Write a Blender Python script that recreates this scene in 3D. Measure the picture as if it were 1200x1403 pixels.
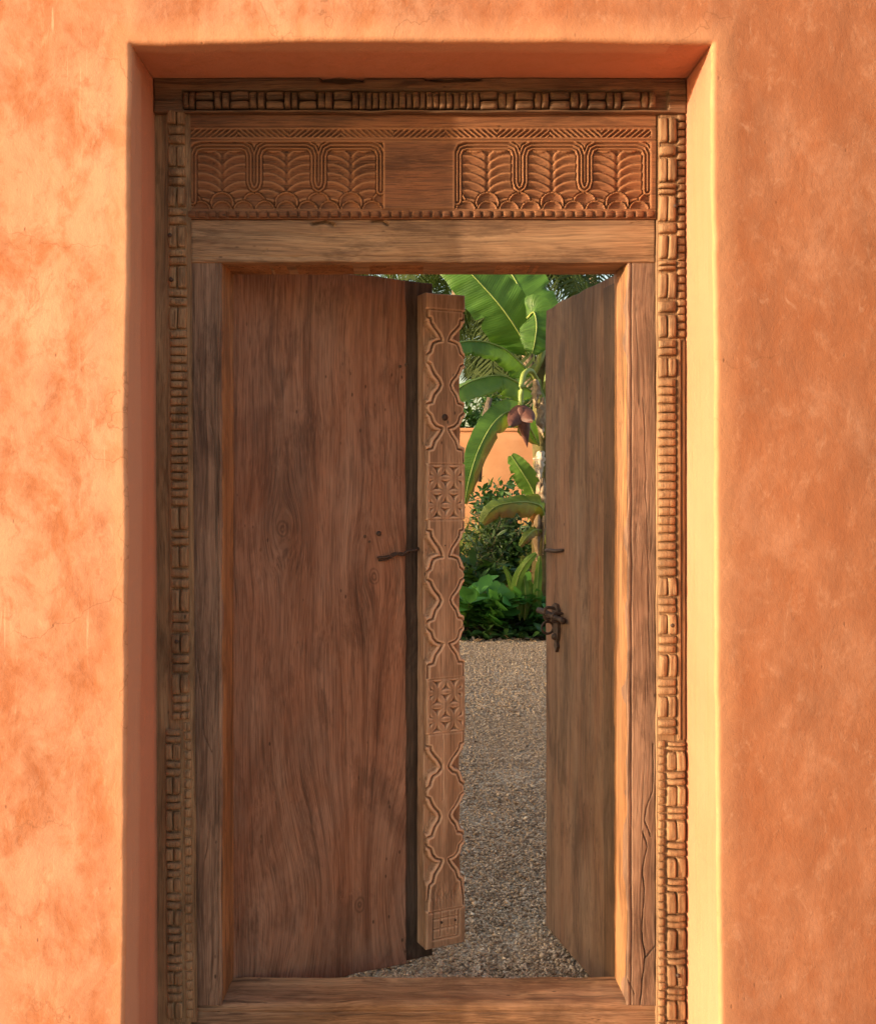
import bpy, math, random
import numpy as np
from mathutils import Vector, Matrix
random.seed(7); rng = np.random.default_rng(7)
S = bpy.context.scene
for o in list(bpy.data.objects): bpy.data.objects.remove(o)

# ------------------------------------------------------------------ camera
CAMH, CAMD, F = 1.57, 2.917, 1400.0
cd = bpy.data.cameras.new('camera'); cam = bpy.data.objects.new('camera', cd)
S.collection.objects.link(cam); S.camera = cam
cam.location = (0, -CAMD, CAMH); cam.rotation_euler = (math.radians(90), 0, 0)
cd.sensor_fit = 'VERTICAL'; cd.sensor_height = 36; cd.sensor_width = 36
cd.lens = 36 * F / 1403; cd.shift_x = 50 / 1403; cd.shift_y = -27.5 / 1403
cd.clip_start = 0.05; cd.clip_end = 600

# ------------------------------------------------------------------ light
SUN = Vector((-3.54, -1.0, 0.337)).normalized()
elev = math.asin(SUN.z); rot = math.atan2(SUN.x, SUN.y)
W = bpy.data.worlds.new('World'); S.world = W; W.use_nodes = True
nt = W.node_tree; bg = nt.nodes['Background']
sky = nt.nodes.new('ShaderNodeTexSky'); sky.sky_type = 'NISHITA'; sky.sun_disc = False
sky.sun_elevation = elev + math.radians(3); sky.sun_rotation = rot % (2 * math.pi)
sky.air_density = 1.0; sky.dust_density = 3.6; sky.ozone_density = 0.3; sky.altitude = 0
nt.links.new(sky.outputs[0], bg.inputs[0]); bg.inputs[1].default_value = 0.15
sl = bpy.data.lights.new('sun', 'SUN'); sl.energy = 2.35; sl.angle = math.radians(0.6); sl.color = (1.0, 0.80, 0.56)
so = bpy.data.objects.new('sun', sl); S.collection.objects.link(so)
so.rotation_euler = SUN.to_track_quat('Z', 'Y').to_euler()
so.location = (-20, -8, 6)
S.view_settings.view_transform = 'Standard'; S.view_settings.look = 'None'
S.view_settings.gamma = 1; S.view_settings.use_curve_mapping = False
S.view_settings.exposure = 1.72
S.render.engine = 'CYCLES'; S.cycles.max_bounces = 8; S.cycles.diffuse_bounces = 6

# ------------------------------------------------------------------ helpers
COL = S.collection
def at(px, py, Y):
    k = (Y + CAMD) / F
    return Vector(((px - 550) * k, Y, CAMH - (py - 674) * k))
def fx(px): return (px - 550) / 480.0          # on the frame's face
def fz(py): return CAMH - (py - 674) / 480.0

def tag(o, label=None, cat=None, group=None, kind=None):
    if label: o['label'] = label
    if cat: o['category'] = cat
    if group: o['group'] = group
    if kind: o['kind'] = kind
    return o
def empty(name, loc=(0, 0, 0), rz=0, parent=None):
    o = bpy.data.objects.new(name, None); COL.objects.link(o); o.location = loc
    o.rotation_euler = (0, 0, rz); o.empty_display_size = .1
    if parent: o.parent = parent
    return o
def mesh(name, V, Fs, mat, smooth=True, uv=None):
    me = bpy.data.meshes.new(name)
    me.from_pydata([tuple(v) for v in V], [], [tuple(f) for f in Fs])
    if uv is not None:
        l = me.uv_layers.new(name='UVMap')
        li = np.empty(len(me.loops), dtype=np.int32); me.loops.foreach_get('vertex_index', li)
        l.data.foreach_set('uv', np.asarray(uv, dtype=np.float32)[li].ravel())
    if mat: me.materials.append(mat)
    if smooth: me.polygons.foreach_set('use_smooth', [True] * len(me.polygons))
    me.update()
    return me
def link(name, me, parent=None, loc=(0, 0, 0), rot=(0, 0, 0), scale=(1, 1, 1)):
    o = bpy.data.objects.new(name, me); COL.objects.link(o)
    o.location = loc; o.rotation_euler = rot; o.scale = scale
    if parent: o.parent = parent
    return o

class VN:                                        # smooth value noise, vectorised
    def __init__(s, seed): s.t = np.random.default_rng(seed).random((64, 64))
    def __call__(s, x, y):
        x = np.asarray(x, float); y = np.asarray(y, float)
        xi = np.floor(x).astype(int); yi = np.floor(y).astype(int)
        fx_, fy_ = x - xi, y - yi
        fx_ = fx_ * fx_ * fx_ * (fx_ * (fx_ * 6 - 15) + 10); fy_ = fy_ * fy_ * fy_ * (fy_ * (fy_ * 6 - 15) + 10)
        a = s.t[xi % 64, yi % 64]; b = s.t[(xi + 1) % 64, yi % 64]
        c = s.t[xi % 64, (yi + 1) % 64]; d = s.t[(xi + 1) % 64, (yi + 1) % 64]
        return (a * (1 - fx_) + b * fx_) * (1 - fy_) + (c * (1 - fx_) + d * fx_) * fy_ - .5
def fbm(n, x, y, o=3):
    r = 0; a = 1.
    for k in range(o): r = r + a * n(x * 2 ** k + 7.3 * k, y * 2 ** k + 3.1 * k); a *= .5
    return r

def lines(a, b, res, r):
    n = max(2, int((b - a) / res)); L = list(np.linspace(a, b, n + 1))
    if r > 0:
        L += [a + r * t for t in (.08, .3, .6, 1)] + [b - r * t for t in (.08, .3, .6, 1)]
    L = sorted(L); out = [L[0]]
    for v in L[1:]:
        if v - out[-1] > res * .12: out.append(v)
    out[-1] = b
    return np.array(out)

def relief(name, x0, x1, z0, z1, yf, thick, res, mat, h=None, parent=None, r=.005, resz=None, seed=1, wob=.0,
           topf=None, mirror_back=True):
    """A solid board: front is a dense height field facing -Y, then sides and a back."""
    X = lines(x0, x1, res, r); Z = lines(z0, z1, resz or res, r)
    XX, ZZ = np.meshgrid(X, Z, indexing='ij')
    d = np.minimum(np.minimum(XX - x0, x1 - XX), np.minimum(ZZ - z0, z1 - ZZ))
    H = np.zeros_like(XX)
    if r > 0:
        q = np.clip((r - d) / r, 0, 1); H -= r * (1 - np.sqrt(np.clip(1 - q * q, 0, 1)))
    if h is not None: H = H + h(XX, ZZ)
    n = VN(seed)
    PX = XX.copy(); PZ = ZZ.copy()
    if wob:
        ex = np.clip(1 - np.minimum(XX - x0, x1 - XX) / .03, 0, 1)
        PX += ex * wob * fbm(n, ZZ * 9 + 5, np.sign(XX - (x0 + x1) / 2) * 3 + 8)
        ez = np.clip(1 - np.minimum(ZZ - z0, z1 - ZZ) / .03, 0, 1)
        PZ += ez * wob * fbm(n, XX * 9 + 5, np.sign(ZZ - (z0 + z1) / 2) * 3 + 18)
    if topf is not None: PZ += topf(XX) * np.clip((ZZ - z1 + .05) / .05, 0, 1)
    PY = yf - H
    nx, nz = XX.shape
    k_ = 3; pad = np.pad(H, k_, mode='edge'); bl_ = sum(pad[i:i + nx, j:j + nz] for i in range(2 * k_ + 1) for j in range(2 * k_ + 1)) / (2 * k_ + 1) ** 2
    WR = np.clip((H - bl_) / .0022, 0, 1).ravel()
    V = np.stack([PX, PY, PZ], -1).reshape(-1, 3)
    I = np.arange(nx * nz).reshape(nx, nz)
    f = np.stack([I[:-1, :-1], I[1:, :-1], I[1:, 1:], I[:-1, 1:]], -1).reshape(-1, 4)
    ring = np.concatenate([I[:, 0], I[-1, 1:], I[-2::-1, -1], I[0, -2:0:-1]])
    rv = V[ring]; rb = rv.copy(); rb[:, 1] = yf + thick
    b0 = len(V); m = len(ring); k = np.arange(m); k2 = (k + 1) % m
    side = np.stack([b0 + k, b0 + m + k, b0 + m + k2, b0 + k2], -1)
    V = np.vstack([V, rv, rb])
    Fs = [tuple(a) for a in f] + [tuple(a) for a in side] + [tuple(b0 + m + k)]
    me = mesh(name, V, Fs, mat)
    me.polygons[len(me.polygons) - 1].use_smooth = False
    if len(V) > 20000:
        at_ = me.attributes.new('wear', 'FLOAT', 'POINT'); at_.data.foreach_set('value', np.concatenate([WR, np.zeros(len(V) - len(WR))]).astype(np.float32))
    return link(name, me, parent)

def boxmesh(name, x0, x1, y0, y1, z0, z1, mat, b=.004):
    import bmesh
    bm = bmesh.new(); bmesh.ops.create_cube(bm, size=1)
    for v in bm.verts:
        v.co = Vector(((x0 + x1) / 2 + v.co.x * (x1 - x0), (y0 + y1) / 2 + v.co.y * (y1 - y0), (z0 + z1) / 2 + v.co.z * (z1 - z0)))
    if b: bmesh.ops.bevel(bm, geom=bm.edges[:], offset=b, segments=2, affect='EDGES')
    me = bpy.data.meshes.new(name); bm.to_mesh(me); bm.free(); me.materials.append(mat)
    return me

def tube(name, pts, rad, mat, n=8, caps=True):
    P = [Vector(p) for p in pts]; V = []; Fs = []
    R = rad if hasattr(rad, '__len__') else [rad] * len(P)
    up = Vector((0, 0, 1))
    for i, p in enumerate(P):
        t = (P[min(i + 1, len(P) - 1)] - P[max(i - 1, 0)]).normalized()
        a = t.cross(up)
        if a.length < .1: a = t.cross(Vector((1, 0, 0)))
        a.normalize(); b = t.cross(a)
        for k in range(n):
            q = 2 * math.pi * k / n
            V.append(p + (a * math.cos(q) + b * math.sin(q)) * R[i])
    for i in range(len(P) - 1):
        for k in range(n):
            Fs.append((i * n + k, i * n + (k + 1) % n, (i + 1) * n + (k + 1) % n, (i + 1) * n + k))
    if caps:
        Fs.append(tuple(range(n - 1, -1, -1))); Fs.append(tuple((len(P) - 1) * n + k for k in range(n)))
    return mesh(name, V, Fs, mat)

def spline(pts, n):
    P = np.array([tuple(p) for p in pts], float); P = np.vstack([2 * P[0] - P[1], P, 2 * P[-1] - P[-2]])
    out = []; m = len(P) - 3
    for i in range(n + 1):
        s = i / n * m; k = min(int(s), m - 1); t = s - k
        a, b, c, d = P[k:k + 4]
        out.append(.5 * ((2 * b) + (c - a) * t + (2 * a - 5 * b + 4 * c - d) * t * t + (3 * b - a - 3 * c + d) * t ** 3))
    return np.array(out)

# ------------------------------------------------------------------ materials
class NB:
    def __init__(s, name):
        s.m = bpy.data.materials.new(name); s.m.use_nodes = True; s.t = s.m.node_tree
        s.b = s.t.nodes['Principled BSDF']; s.out = s.t.nodes['Material Output']
    def n(s, typ, **k):
        x = s.t.nodes.new('ShaderNode' + typ)
        for a, b in k.items(): setattr(x, a, b)
        return x
    def l(s, a, b): s.t.links.new(a, b)
    def coord(s, which='Object'):
        if which == 'World': return s.n('NewGeometry').outputs['Position']
        return s.n('TexCoord').outputs[which]
    def map(s, c, scale, loc=(0, 0, 0), rot=(0, 0, 0)):
        m = s.n('Mapping'); m.inputs['Scale'].default_value = scale; m.inputs['Location'].default_value = loc
        m.inputs['Rotation'].default_value = rot
        s.l(c, m.inputs[0]); return m.outputs[0]
    def noise(s, c, scale, detail=4, rough=.5, dist=0):
        m = s.n('TexNoise'); m.inputs['Scale'].default_value = scale; m.inputs['Detail'].default_value = detail
        m.inputs['Roughness'].default_value = rough; m.inputs['Distortion'].default_value = dist
        s.l(c, m.inputs['Vector']); return m.outputs['Fac']
    def ramp(s, f, stops):
        m = s.n('ValToRGB'); e = m.color_ramp.elements
        while len(e) < len(stops): e.new(.5)
        for i, (p, c) in enumerate(stops):
            e[i].position = p; e[i].color = (*c, 1) if hasattr(c, '__len__') else (c, c, c, 1)
        s.l(f, m.inputs[0]); return m.outputs[0]
    def mix(s, f, a, b, mode='MIX'):
        m = s.n('Mix', data_type='RGBA', blend_type=mode)
        for v, i in ((f, 0), (a, 6), (b, 7)):
            if isinstance(v, (int, float)): m.inputs[i].default_value = v
            elif isinstance(v, tuple): m.inputs[i].default_value = (*v, 1)
            else: s.l(v, m.inputs[i])
        return m.outputs[2]
    def math(s, op, a, b=None, c=None):
        m = s.n('Math', operation=op)
        for i, v in enumerate((a, b, c)):
            if v is None: continue
            if isinstance(v, (int, float)): m.inputs[i].default_value = v
            else: s.l(v, m.inputs[i])
        return m.outputs[0]
    def bump(s, h, st, d, prev=None):
        m = s.n('Bump'); m.inputs['Strength'].default_value = st; m.inputs['Distance'].default_value = d
        s.l(h, m.inputs['Height'])
        if prev is not None: s.l(prev, m.inputs['Normal'])
        return m.outputs[0]
    def fin(s, col, rough=.75, nrm=None, spec=.25):
        if isinstance(col, tuple): s.b.inputs['Base Color'].default_value = (*col, 1)
        else: s.l(col, s.b.inputs['Base Color'])
        if isinstance(rough, (int, float)): s.b.inputs['Roughness'].default_value = rough
        else: s.l(rough, s.b.inputs['Roughness'])
        s.b.inputs['Specular IOR Level'].default_value = spec
        if nrm is not None: s.l(nrm, s.b.inputs['Normal'])
        return s.m

def wood(name, dark, mid, light, axis='Z', which='World', grey=.3, greycol=(.23, .19, .16), streak=.6, knots=(), bumpd=.0022, warp=.035,
         off=(0, 0, 0), red=0.0, gm=1.0, wear=0.0):
    w = NB(name); c = w.coord(which)
    c = w.map(c, (1, 1, 1), off)
    # slow sideways wander of the grain
    wn = w.n('TexNoise'); wn.inputs['Scale'].default_value = 1; wn.inputs['Detail'].default_value = 2.5
    ws = (1.2, 1.2, 1.2); k = {'X': 0, 'Y': 1, 'Z': 2}[axis]
    sc = [4.5, 4.5, 4.5]; sc[k] = 1.3
    w.l(w.map(c, tuple(sc)), wn.inputs['Vector'])
    v1 = w.n('VectorMath', operation='SUBTRACT'); w.l(wn.outputs['Color'], v1.inputs[0]); v1.inputs[1].default_value = (.5, .5, .5)
    v2 = w.n('VectorMath', operation='SCALE'); w.l(v1.outputs[0], v2.inputs[0]); v2.inputs['Scale'].default_value = warp * 2
    v3 = w.n('VectorMath', operation='ADD'); w.l(c, v3.inputs[0]); w.l(v2.outputs[0], v3.inputs[1])
    g = v3.outputs[0]; kmask = None
    for (kx, kz, rr, amp) in knots:
        sp = w.n('VectorMath', operation='SUBTRACT'); w.l(c, sp.inputs[0]); sp.inputs[1].default_value = (kx, 0, kz)
        m2 = w.map(sp.outputs[0], (1, 0, .55))
        ln = w.n('VectorMath', operation='LENGTH'); w.l(m2, ln.inputs[0])
        e = w.math('POWER', 2.718, w.math('MULTIPLY', w.math('POWER', w.math('DIVIDE', ln.outputs['Value'], rr), 2), -1))
        # push the grain apart round the knot
        sx = w.n('SeparateXYZ'); w.l(sp.outputs[0], sx.inputs[0])
        psh = w.math('MULTIPLY', w.math('MULTIPLY', sx.outputs[0], e), -amp)
        cb = w.n('CombineXYZ'); w.l(psh, cb.inputs[0])
        ad = w.n('VectorMath', operation='ADD'); w.l(g, ad.inputs[0]); w.l(cb.outputs[0], ad.inputs[1]); g = ad.outputs[0]
    def sca(a, b):
        q = [a, a, a]; q[k] = b; return tuple(q)
    med = w.noise(w.map(g, sca(22, .75)), 1, 6, .6)
    fine = w.noise(w.map(g, sca(150, 2.6)), 1, 4, .6)
    vfine = w.noise(w.map(g, sca(520, 9)), 1, 2, .5)
    big = w.noise(w.map(c, sca(5, 2.2), (3, 1, 7)), 1, 4, .55, .6)
    col = w.ramp(med, [(.25, dark), (.5, mid), (.78, light)])
    col = w.mix(w.math('MULTIPLY', w.ramp(big, [(.42, 0.), (.68, 1.)]), grey), col, greycol)
    blot = w.noise(w.map(c, sca(3.2, 1.4), (9, 4, 2)), 1, 5, .6, 1.2)
    col = w.mix(w.ramp(blot, [(.5, 0.), (.72, .62)]), col, tuple(x * .45 for x in dark))
    if red: col = w.mix(w.math('MULTIPLY', w.ramp(w.noise(w.map(c, sca(6, 1.5), (1, 8, 3)), 1, 3), [(.4, 0.), (.65, 1.)]), red), col, (.33, .11, .045))
    col = w.mix(w.ramp(fine, [(.3, .55), (.52, 0.)]), col, tuple(x * .4 for x in dark))
    col = w.mix(w.ramp(fine, [(.58, 0.), (.8, .35)]), col, light)
    st = w.noise(w.map(g, sca(48, .9), (5, 5, 5)), 1, 3, .6)
    line = w.ramp(st, [(.355, 1.), (.40, 0.)])
    col = w.mix(w.math('MULTIPLY', line, streak), col, (.035, .018, .011))
    gmn = w.noise(w.map(c, sca(11, 3.2), (4, 7, 1)), 1, 7, .7, .4)
    col = w.mix(w.ramp(gmn, [(.52, 0.), (.60, .45 * gm), (.75, .75 * gm)]), col, tuple(x * .42 for x in dark))
    col = w.mix(w.ramp(gmn, [(.28, .35), (.40, 0.)]), col, tuple(min(1, x * 1.25) for x in light))
    # small nicks and insect holes
    vo = w.n('TexVoronoi'); vo.inputs['Scale'].default_value = 1; w.l(w.map(c, sca(34, 16)), vo.inputs['Vector'])
    dots = w.math('MULTIPLY', w.ramp(vo.outputs['Distance'], [(.07, 1.), (.13, 0.)]),
                  w.ramp(w.noise(w.map(c, (3, 3, 3), (2, 2, 2)), 1, 2), [(.5, 0.), (.58, 1.)]))
    col = w.mix(w.math('MULTIPLY', dots, .8), col, (.03, .016, .01))
    for (kx, kz, rr, amp) in knots:
        if rr > .2: continue
        sp = w.n('VectorMath', operation='SUBTRACT'); w.l(c, sp.inputs[0]); sp.inputs[1].default_value = (kx, 0, kz)
        ln = w.n('VectorMath', operation='LENGTH'); w.l(w.map(sp.outputs[0], (1, 0, .7), rot=(0, .5, 0)), ln.inputs[0])
        dd = w.math('ADD', ln.outputs['Value'], w.math('MULTIPLY', w.noise(w.map(c, (20, 20, 20)), 1, 2), .012))
        rings = w.math('SINE', w.math('MULTIPLY', dd, 620))
        mk = w.ramp(dd, [(.020, 1.), (.032, 0.)])
        col = w.mix(w.math('MULTIPLY', mk, w.math('MULTIPLY_ADD', rings, .3, .35)), col, (.06, .03, .018))
    col = w.mix(w.ramp(vfine, [(.32, .5), (.5, 0.)]), col, tuple(x * .5 for x in dark))
    col = w.mix(w.ramp(vfine, [(.55, 0.), (.78, .4)]), col, light)
    if wear:
        at_ = w.n('Attribute'); at_.attribute_name = 'wear'
        col = w.mix(w.math('MULTIPLY', at_.outputs['Fac'], wear), col, tuple(min(1, x * 1.45) for x in light))
    h = w.math('ADD', w.math('MULTIPLY', fine, .8), w.math('MULTIPLY', med, .35))
    h = w.math('ADD', h, w.math('MULTIPLY', vfine, .45))
    h = w.math('SUBTRACT', h, w.math('MULTIPLY', line, .6))
    h = w.math('SUBTRACT', h, w.math('MULTIPLY', dots, .5))
    nr = w.bump(h, .8, bumpd)
    return w.fin(col, w.ramp(fine, [(.3, .62), (.7, .85)]), nr, .3)

# woods: nearly the same timber, weathered differently
M_jamb = wood('jamb_wood', (.11, .052, .032), (.25, .138, .088), (.38, .235, .155), 'Z', grey=.3, greycol=(.22, .145, .11))
M_inner = wood('reveal_wood', (.17, .065, .025), (.36, .17, .07), (.48, .25, .11), 'Z', grey=.1)
M_lintel = wood('lintel_wood', (.15, .072, .037), (.31, .17, .09), (.43, .265, .15), 'X', grey=.2, greycol=(.28, .20, .14), streak=.3)
M_frieze = wood('frieze_wood', (.085, .032, .013), (.19, .074, .031), (.27, .122, .054), 'X', grey=.06, red=.3, streak=.35, gm=.8, wear=.55)
M_corn = wood('cornice_wood', (.07, .032, .016), (.17, .088, .045), (.26, .145, .078), 'X', grey=.15)
M_mould = wood('moulding_wood', (.15, .072, .034), (.31, .175, .088), (.44, .275, .15), 'Z', grey=.1, streak=.4)
M_thr = wood('threshold_wood', (.15, .065, .03), (.33, .165, .085), (.44, .26, .145), 'X', grey=.3, greycol=(.33, .23, .17), off=(0, 0, 4))
M_leafL = wood('left_leaf_wood', (.12, .049, .027), (.275, .133, .078), (.39, .22, .142), 'Z', 'Object', grey=.7,
               greycol=(.33, .20, .14), gm=.75, streak=.25, knots=((.165, 1.455, .07, 1.0), (.42, .26, .2, -1.1), (.47, 1.30, .09, .8)), warp=.03, red=.3)
M_leafR = wood('right_leaf_wood', (.09, .046, .028), (.175, .105, .068), (.26, .17, .118), 'Z', 'Object', grey=.5,
               greycol=(.235, .172, .132), streak=.4, warp=.035, red=.25, off=(3, 0, 1))
M_back = wood('dark_plank_wood', (.06, .032, .02), (.12, .068, .042), (.18, .11, .07), 'Z', 'Object', grey=.4, greycol=(.13, .10, .08))
M_post = wood('post_wood', (.22, .11, .06), (.42, .24, .14), (.53, .335, .22), 'Z', 'Object', grey=.25, streak=.35, greycol=(.37, .265, .19), bumpd=.0012, gm=.5, wear=.6)

def plaster_mat(name, facade=True):
    w = NB(name); c = w.coord('World')
    a = w.noise(c, 1.7, 5, .55, .4)
    b = w.noise(w.map(c, (1, 1, .7), rot=(0, .5, 0)), 8, 9, .66, .35)
    f = w.noise(c, 42, 6, .7)
    vf = w.noise(c, 260, 3, .6)
    if facade:
        col = w.ramp(a, [(.3, (.47, .19, .098)), (.5, (.53, .24, .135)), (.68, (.58, .29, .175))])
        col = w.mix(w.ramp(b, [(.38, .95), (.54, 0.)]), col, (.41, .14, .055))
        col = w.mix(w.ramp(b, [(.54, 0.), (.74, .6)]), col, (.63, .32, .19))
        # trowel wisps
        tn = w.noise(w.map(c, (1, 1, .3), rot=(0, .9, 0)), 15, 8, .72, 1.2)
        col = w.mix(w.ramp(tn, [(.56, 0.), (.72, .45)]), col, (.72, .40, .25))
        for k_, (ro, sc_) in enumerate((((0, .7, 0), (70, 70, 3.5)), ((0, -.35, 0), (90, 90, 4)), ((0, 1.35, 0), (80, 80, 4)))):
            sn = w.noise(w.map(c, sc_, (k_ * 3, 1, 2), ro), 1, 2, .5, .5)
            mk_ = w.math('MULTIPLY', w.ramp(sn, [(.70, 0.), (.76, .5)]), w.ramp(w.noise(w.map(c, (1, 1, 1), (k_ * 5, 0, 0)), 3, 3), [(.45, 0.), (.6, 1.)]))
            col = w.mix(mk_, col, (.74, .44, .29))
        reds = w.noise(w.map(c, (1, 1, .8), (4, 2, 9)), 2.6, 6, .6)
        col = w.mix(w.ramp(reds, [(.48, 0.), (.68, .6)]), col, (.44, .145, .065))
        sx = w.n('SeparateXYZ'); w.l(c, sx.inputs[0])
        # right-hand stretch tinted browner: its dimmer sunlight, partly put into the colour
        rr = w.math('ADD', sx.outputs[0], w.math('MULTIPLY', b, .25))
        col = w.mix(w.ramp(w.math('MULTIPLY_ADD', rr, .5, .5), [(.45, 0.), (.88, .8)]), col, (.38, .138, .064))
        m1 = w.noise(w.map(c, (1, 1, .75), (3, 5, 1)), 5.0, 9, .68, .45)
        col = w.mix(w.ramp(m1, [(.51, 0.), (.68, .45)]), col, (.60, .29, .175))
        col = w.mix(w.ramp(m1, [(.33, .55), (.47, 0.)]), col, (.37, .115, .045))
        fin_ = w.noise(w.map(c, (1, 1, .8), (6, 5, 1)), 20, 8, .72, .3)
        col = w.mix(w.ramp(fin_, [(.34, .5), (.47, 0.)]), col, (.37, .12, .05))
        col = w.mix(w.ramp(fin_, [(.55, 0.), (.68, .3)]), col, (.64, .33, .20))
        m3 = w.noise(w.map(c, (1, 1, .45), (1, 5, 4), (0, -.7, 0)), 24, 6, .7, 1.0)
        col = w.mix(w.ramp(m3, [(.60, 0.), (.74, .35)]), col, (.70, .40, .26))
        # paler smooth margin round the opening
        dx = w.math('MAXIMUM', w.math('SUBTRACT', -.705, sx.outputs[0]), w.math('SUBTRACT', sx.outputs[0], .812))
        dz = w.math('SUBTRACT', sx.outputs[2], 2.738)
        dd = w.math('ADD', w.math('MAXIMUM', dx, dz), w.math('MULTIPLY_ADD', b, .05, -.025))
        mk = w.ramp(w.math('MULTIPLY', dd, 10), [(.2, .5), (.72, 0.)])
        col = w.mix(mk, col, (.66, .32, .17))
    else:
        col = w.ramp(a, [(.3, (.46, .185, .105)), (.7, (.54, .228, .138))])
        col = w.mix(w.ramp(w.noise(w.map(c, (9, 9, .7)), 1, 4), [(.45, 0.), (.7, .4)]), col, (.53, .24, .15))
        tn = w.noise(w.map(c, (26, 26, 1.6)), 1, 6, .65)
        col = w.mix(w.ramp(tn, [(.50, 0.), (.68, .35)]), col, (.42, .17, .075))
        sx = w.n('SeparateXYZ'); w.l(c, sx.inputs[0])
        # pink band at the arris: shade without warm bounce, painted in (less on the right)
        yy = w.math('ADD', sx.outputs[1], w.math('MULTIPLY_ADD', w.noise(w.map(c, (1, 1, .8)), 4, 3), .05, -.025))
        lim = w.math('MULTIPLY_ADD', w.math('GREATER_THAN', sx.outputs[2], 2.7), .055, -.0)
        yy = w.math('ADD', yy, lim)
        yy = w.math('ADD', yy, w.math('MULTIPLY', w.math('GREATER_THAN', sx.outputs[0], .7), .2))
        mk = w.ramp(w.math('MULTIPLY_ADD', yy, 5, 1.5), [(.70, 1.), (.80, 0.)])
        col = w.mix(mk, col, (.55, .27, .165))
    # hairline cracks
    if facade:
        vo = w.n('TexVoronoi', feature='DISTANCE_TO_EDGE'); vo.inputs['Scale'].default_value = 1
        nz = w.n('TexNoise'); nz.inputs['Scale'].default_value = 6; nz.inputs['Detail'].default_value = 5; w.l(c, nz.inputs['Vector'])
        va = w.n('VectorMath', operation='MULTIPLY_ADD'); w.l(nz.outputs['Color'], va.inputs[0]); va.inputs[1].default_value = (.35, .35, .35); w.l(c, va.inputs[2])
        w.l(w.map(va.outputs[0], (2.1, 2.1, 1.6)), vo.inputs['Vector'])
        ck = w.ramp(vo.outputs['Distance'], [(.0, 1.), (.0055, 0.)])
        ck = w.math('MULTIPLY', ck, w.ramp(w.noise(c, 2.3, 2), [(.50, 0.), (.6, 1.)]))
        col = w.mix(w.math('MULTIPLY', ck, .45), col, (.22, .085, .035))
    v2 = w.n('TexVoronoi'); v2.inputs['Scale'].default_value = 1; w.l(w.map(c, (30, 30, 17), rot=(0, .4, 0)), v2.inputs['Vector'])
    sp = w.math('MULTIPLY', w.ramp(v2.outputs['Distance'], [(.05, 1.), (.12, 0.)]), w.ramp(w.noise(c, 9, 2), [(.52, 0.), (.62, 1.)]))
    if facade: col = w.mix(w.math('MULTIPLY', sp, .45), col, (.2, .08, .04))
    h = w.math('ADD', w.math('MULTIPLY', b, .8), w.math('MULTIPLY', f, .30 if facade else .12))
    if not facade: h = w.math('ADD', w.math('MULTIPLY', tn, .8), h)
    nr = w.bump(h, 1.0, .0034 if facade else .0045)
    h2 = w.math('ADD', vf, w.math('MULTIPLY', sp, -1.2))
    nr = w.bump(h2, .5, .0009, nr)
    return w.fin(col, .88, nr, .2)
M_facade = plaster_mat('facade_plaster', True)
M_reveal = plaster_mat('reveal_plaster', False)

def simple(name, c1, c2, scale, rough=.8, bd=.004, det=5, which='World', spec=.2):
    w = NB(name); c = w.coord(which); n = w.noise(c, scale, det, .6)
    return w.fin(w.ramp(n, [(.3, c1), (.7, c2)]), rough, w.bump(n, .8, bd), spec)
M_iron = simple('rusty_iron', (.018, .012, .009), (.07, .035, .022), 60, .7, .0015, which='Object', spec=.45)
M_sand = simple('sand', (.36, .25, .16), (.48, .34, .22), 9)
M_soil = simple('soil', (.035, .024, .016), (.09, .06, .038), 14, .95, .03)
M_bark = simple('palm_bark', (.09, .065, .045), (.22, .17, .12), 14, .9, .02)
M_garden = simple('garden_plaster', (.58, .26, .12), (.68, .34, .17), 3, .9, .01)

def gravel_ground():
    w = NB('gravel_bed'); c = w.coord('World')
    v = w.n('TexVoronoi'); v.inputs['Scale'].default_value = 75; w.l(c, v.inputs['Vector'])
    h = w.n('SeparateColor'); w.l(v.outputs['Color'], h.inputs[0])
    col = w.ramp(h.outputs[0], [(0., (.42, .30, .19)), (.5, (.66, .49, .33)), (1., (.80, .63, .45))])
    col = w.mix(w.ramp(v.outputs['Distance'], [(.35, 0.), (.75, .8)]), col, (.22, .165, .12))
    col = w.mix(w.ramp(w.noise(c, 1.5, 3), [(.4, 0.), (.7, .25)]), col, (.26, .2, .15))
    return w.fin(col, .9, w.bump(w.math('SUBTRACT', 1, v.outputs['Distance']), 1, .008), .2)
M_gravel = gravel_ground()
def stone_mat():
    w = NB('gravel_stone'); c = w.coord('World')
    v = w.n('TexVoronoi'); v.inputs['Scale'].default_value = 60; w.l(c, v.inputs['Vector'])
    h = w.n('SeparateColor'); w.l(v.outputs['Color'], h.inputs[0])
    col = w.ramp(h.outputs[1], [(0., (.30, .205, .13)), (.45, (.54, .39, .255)), (.9, (.70, .53, .37)), (1., (.80, .66, .50))])
    return w.fin(col, .85, None, .25)
M_stone = stone_mat()

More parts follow.
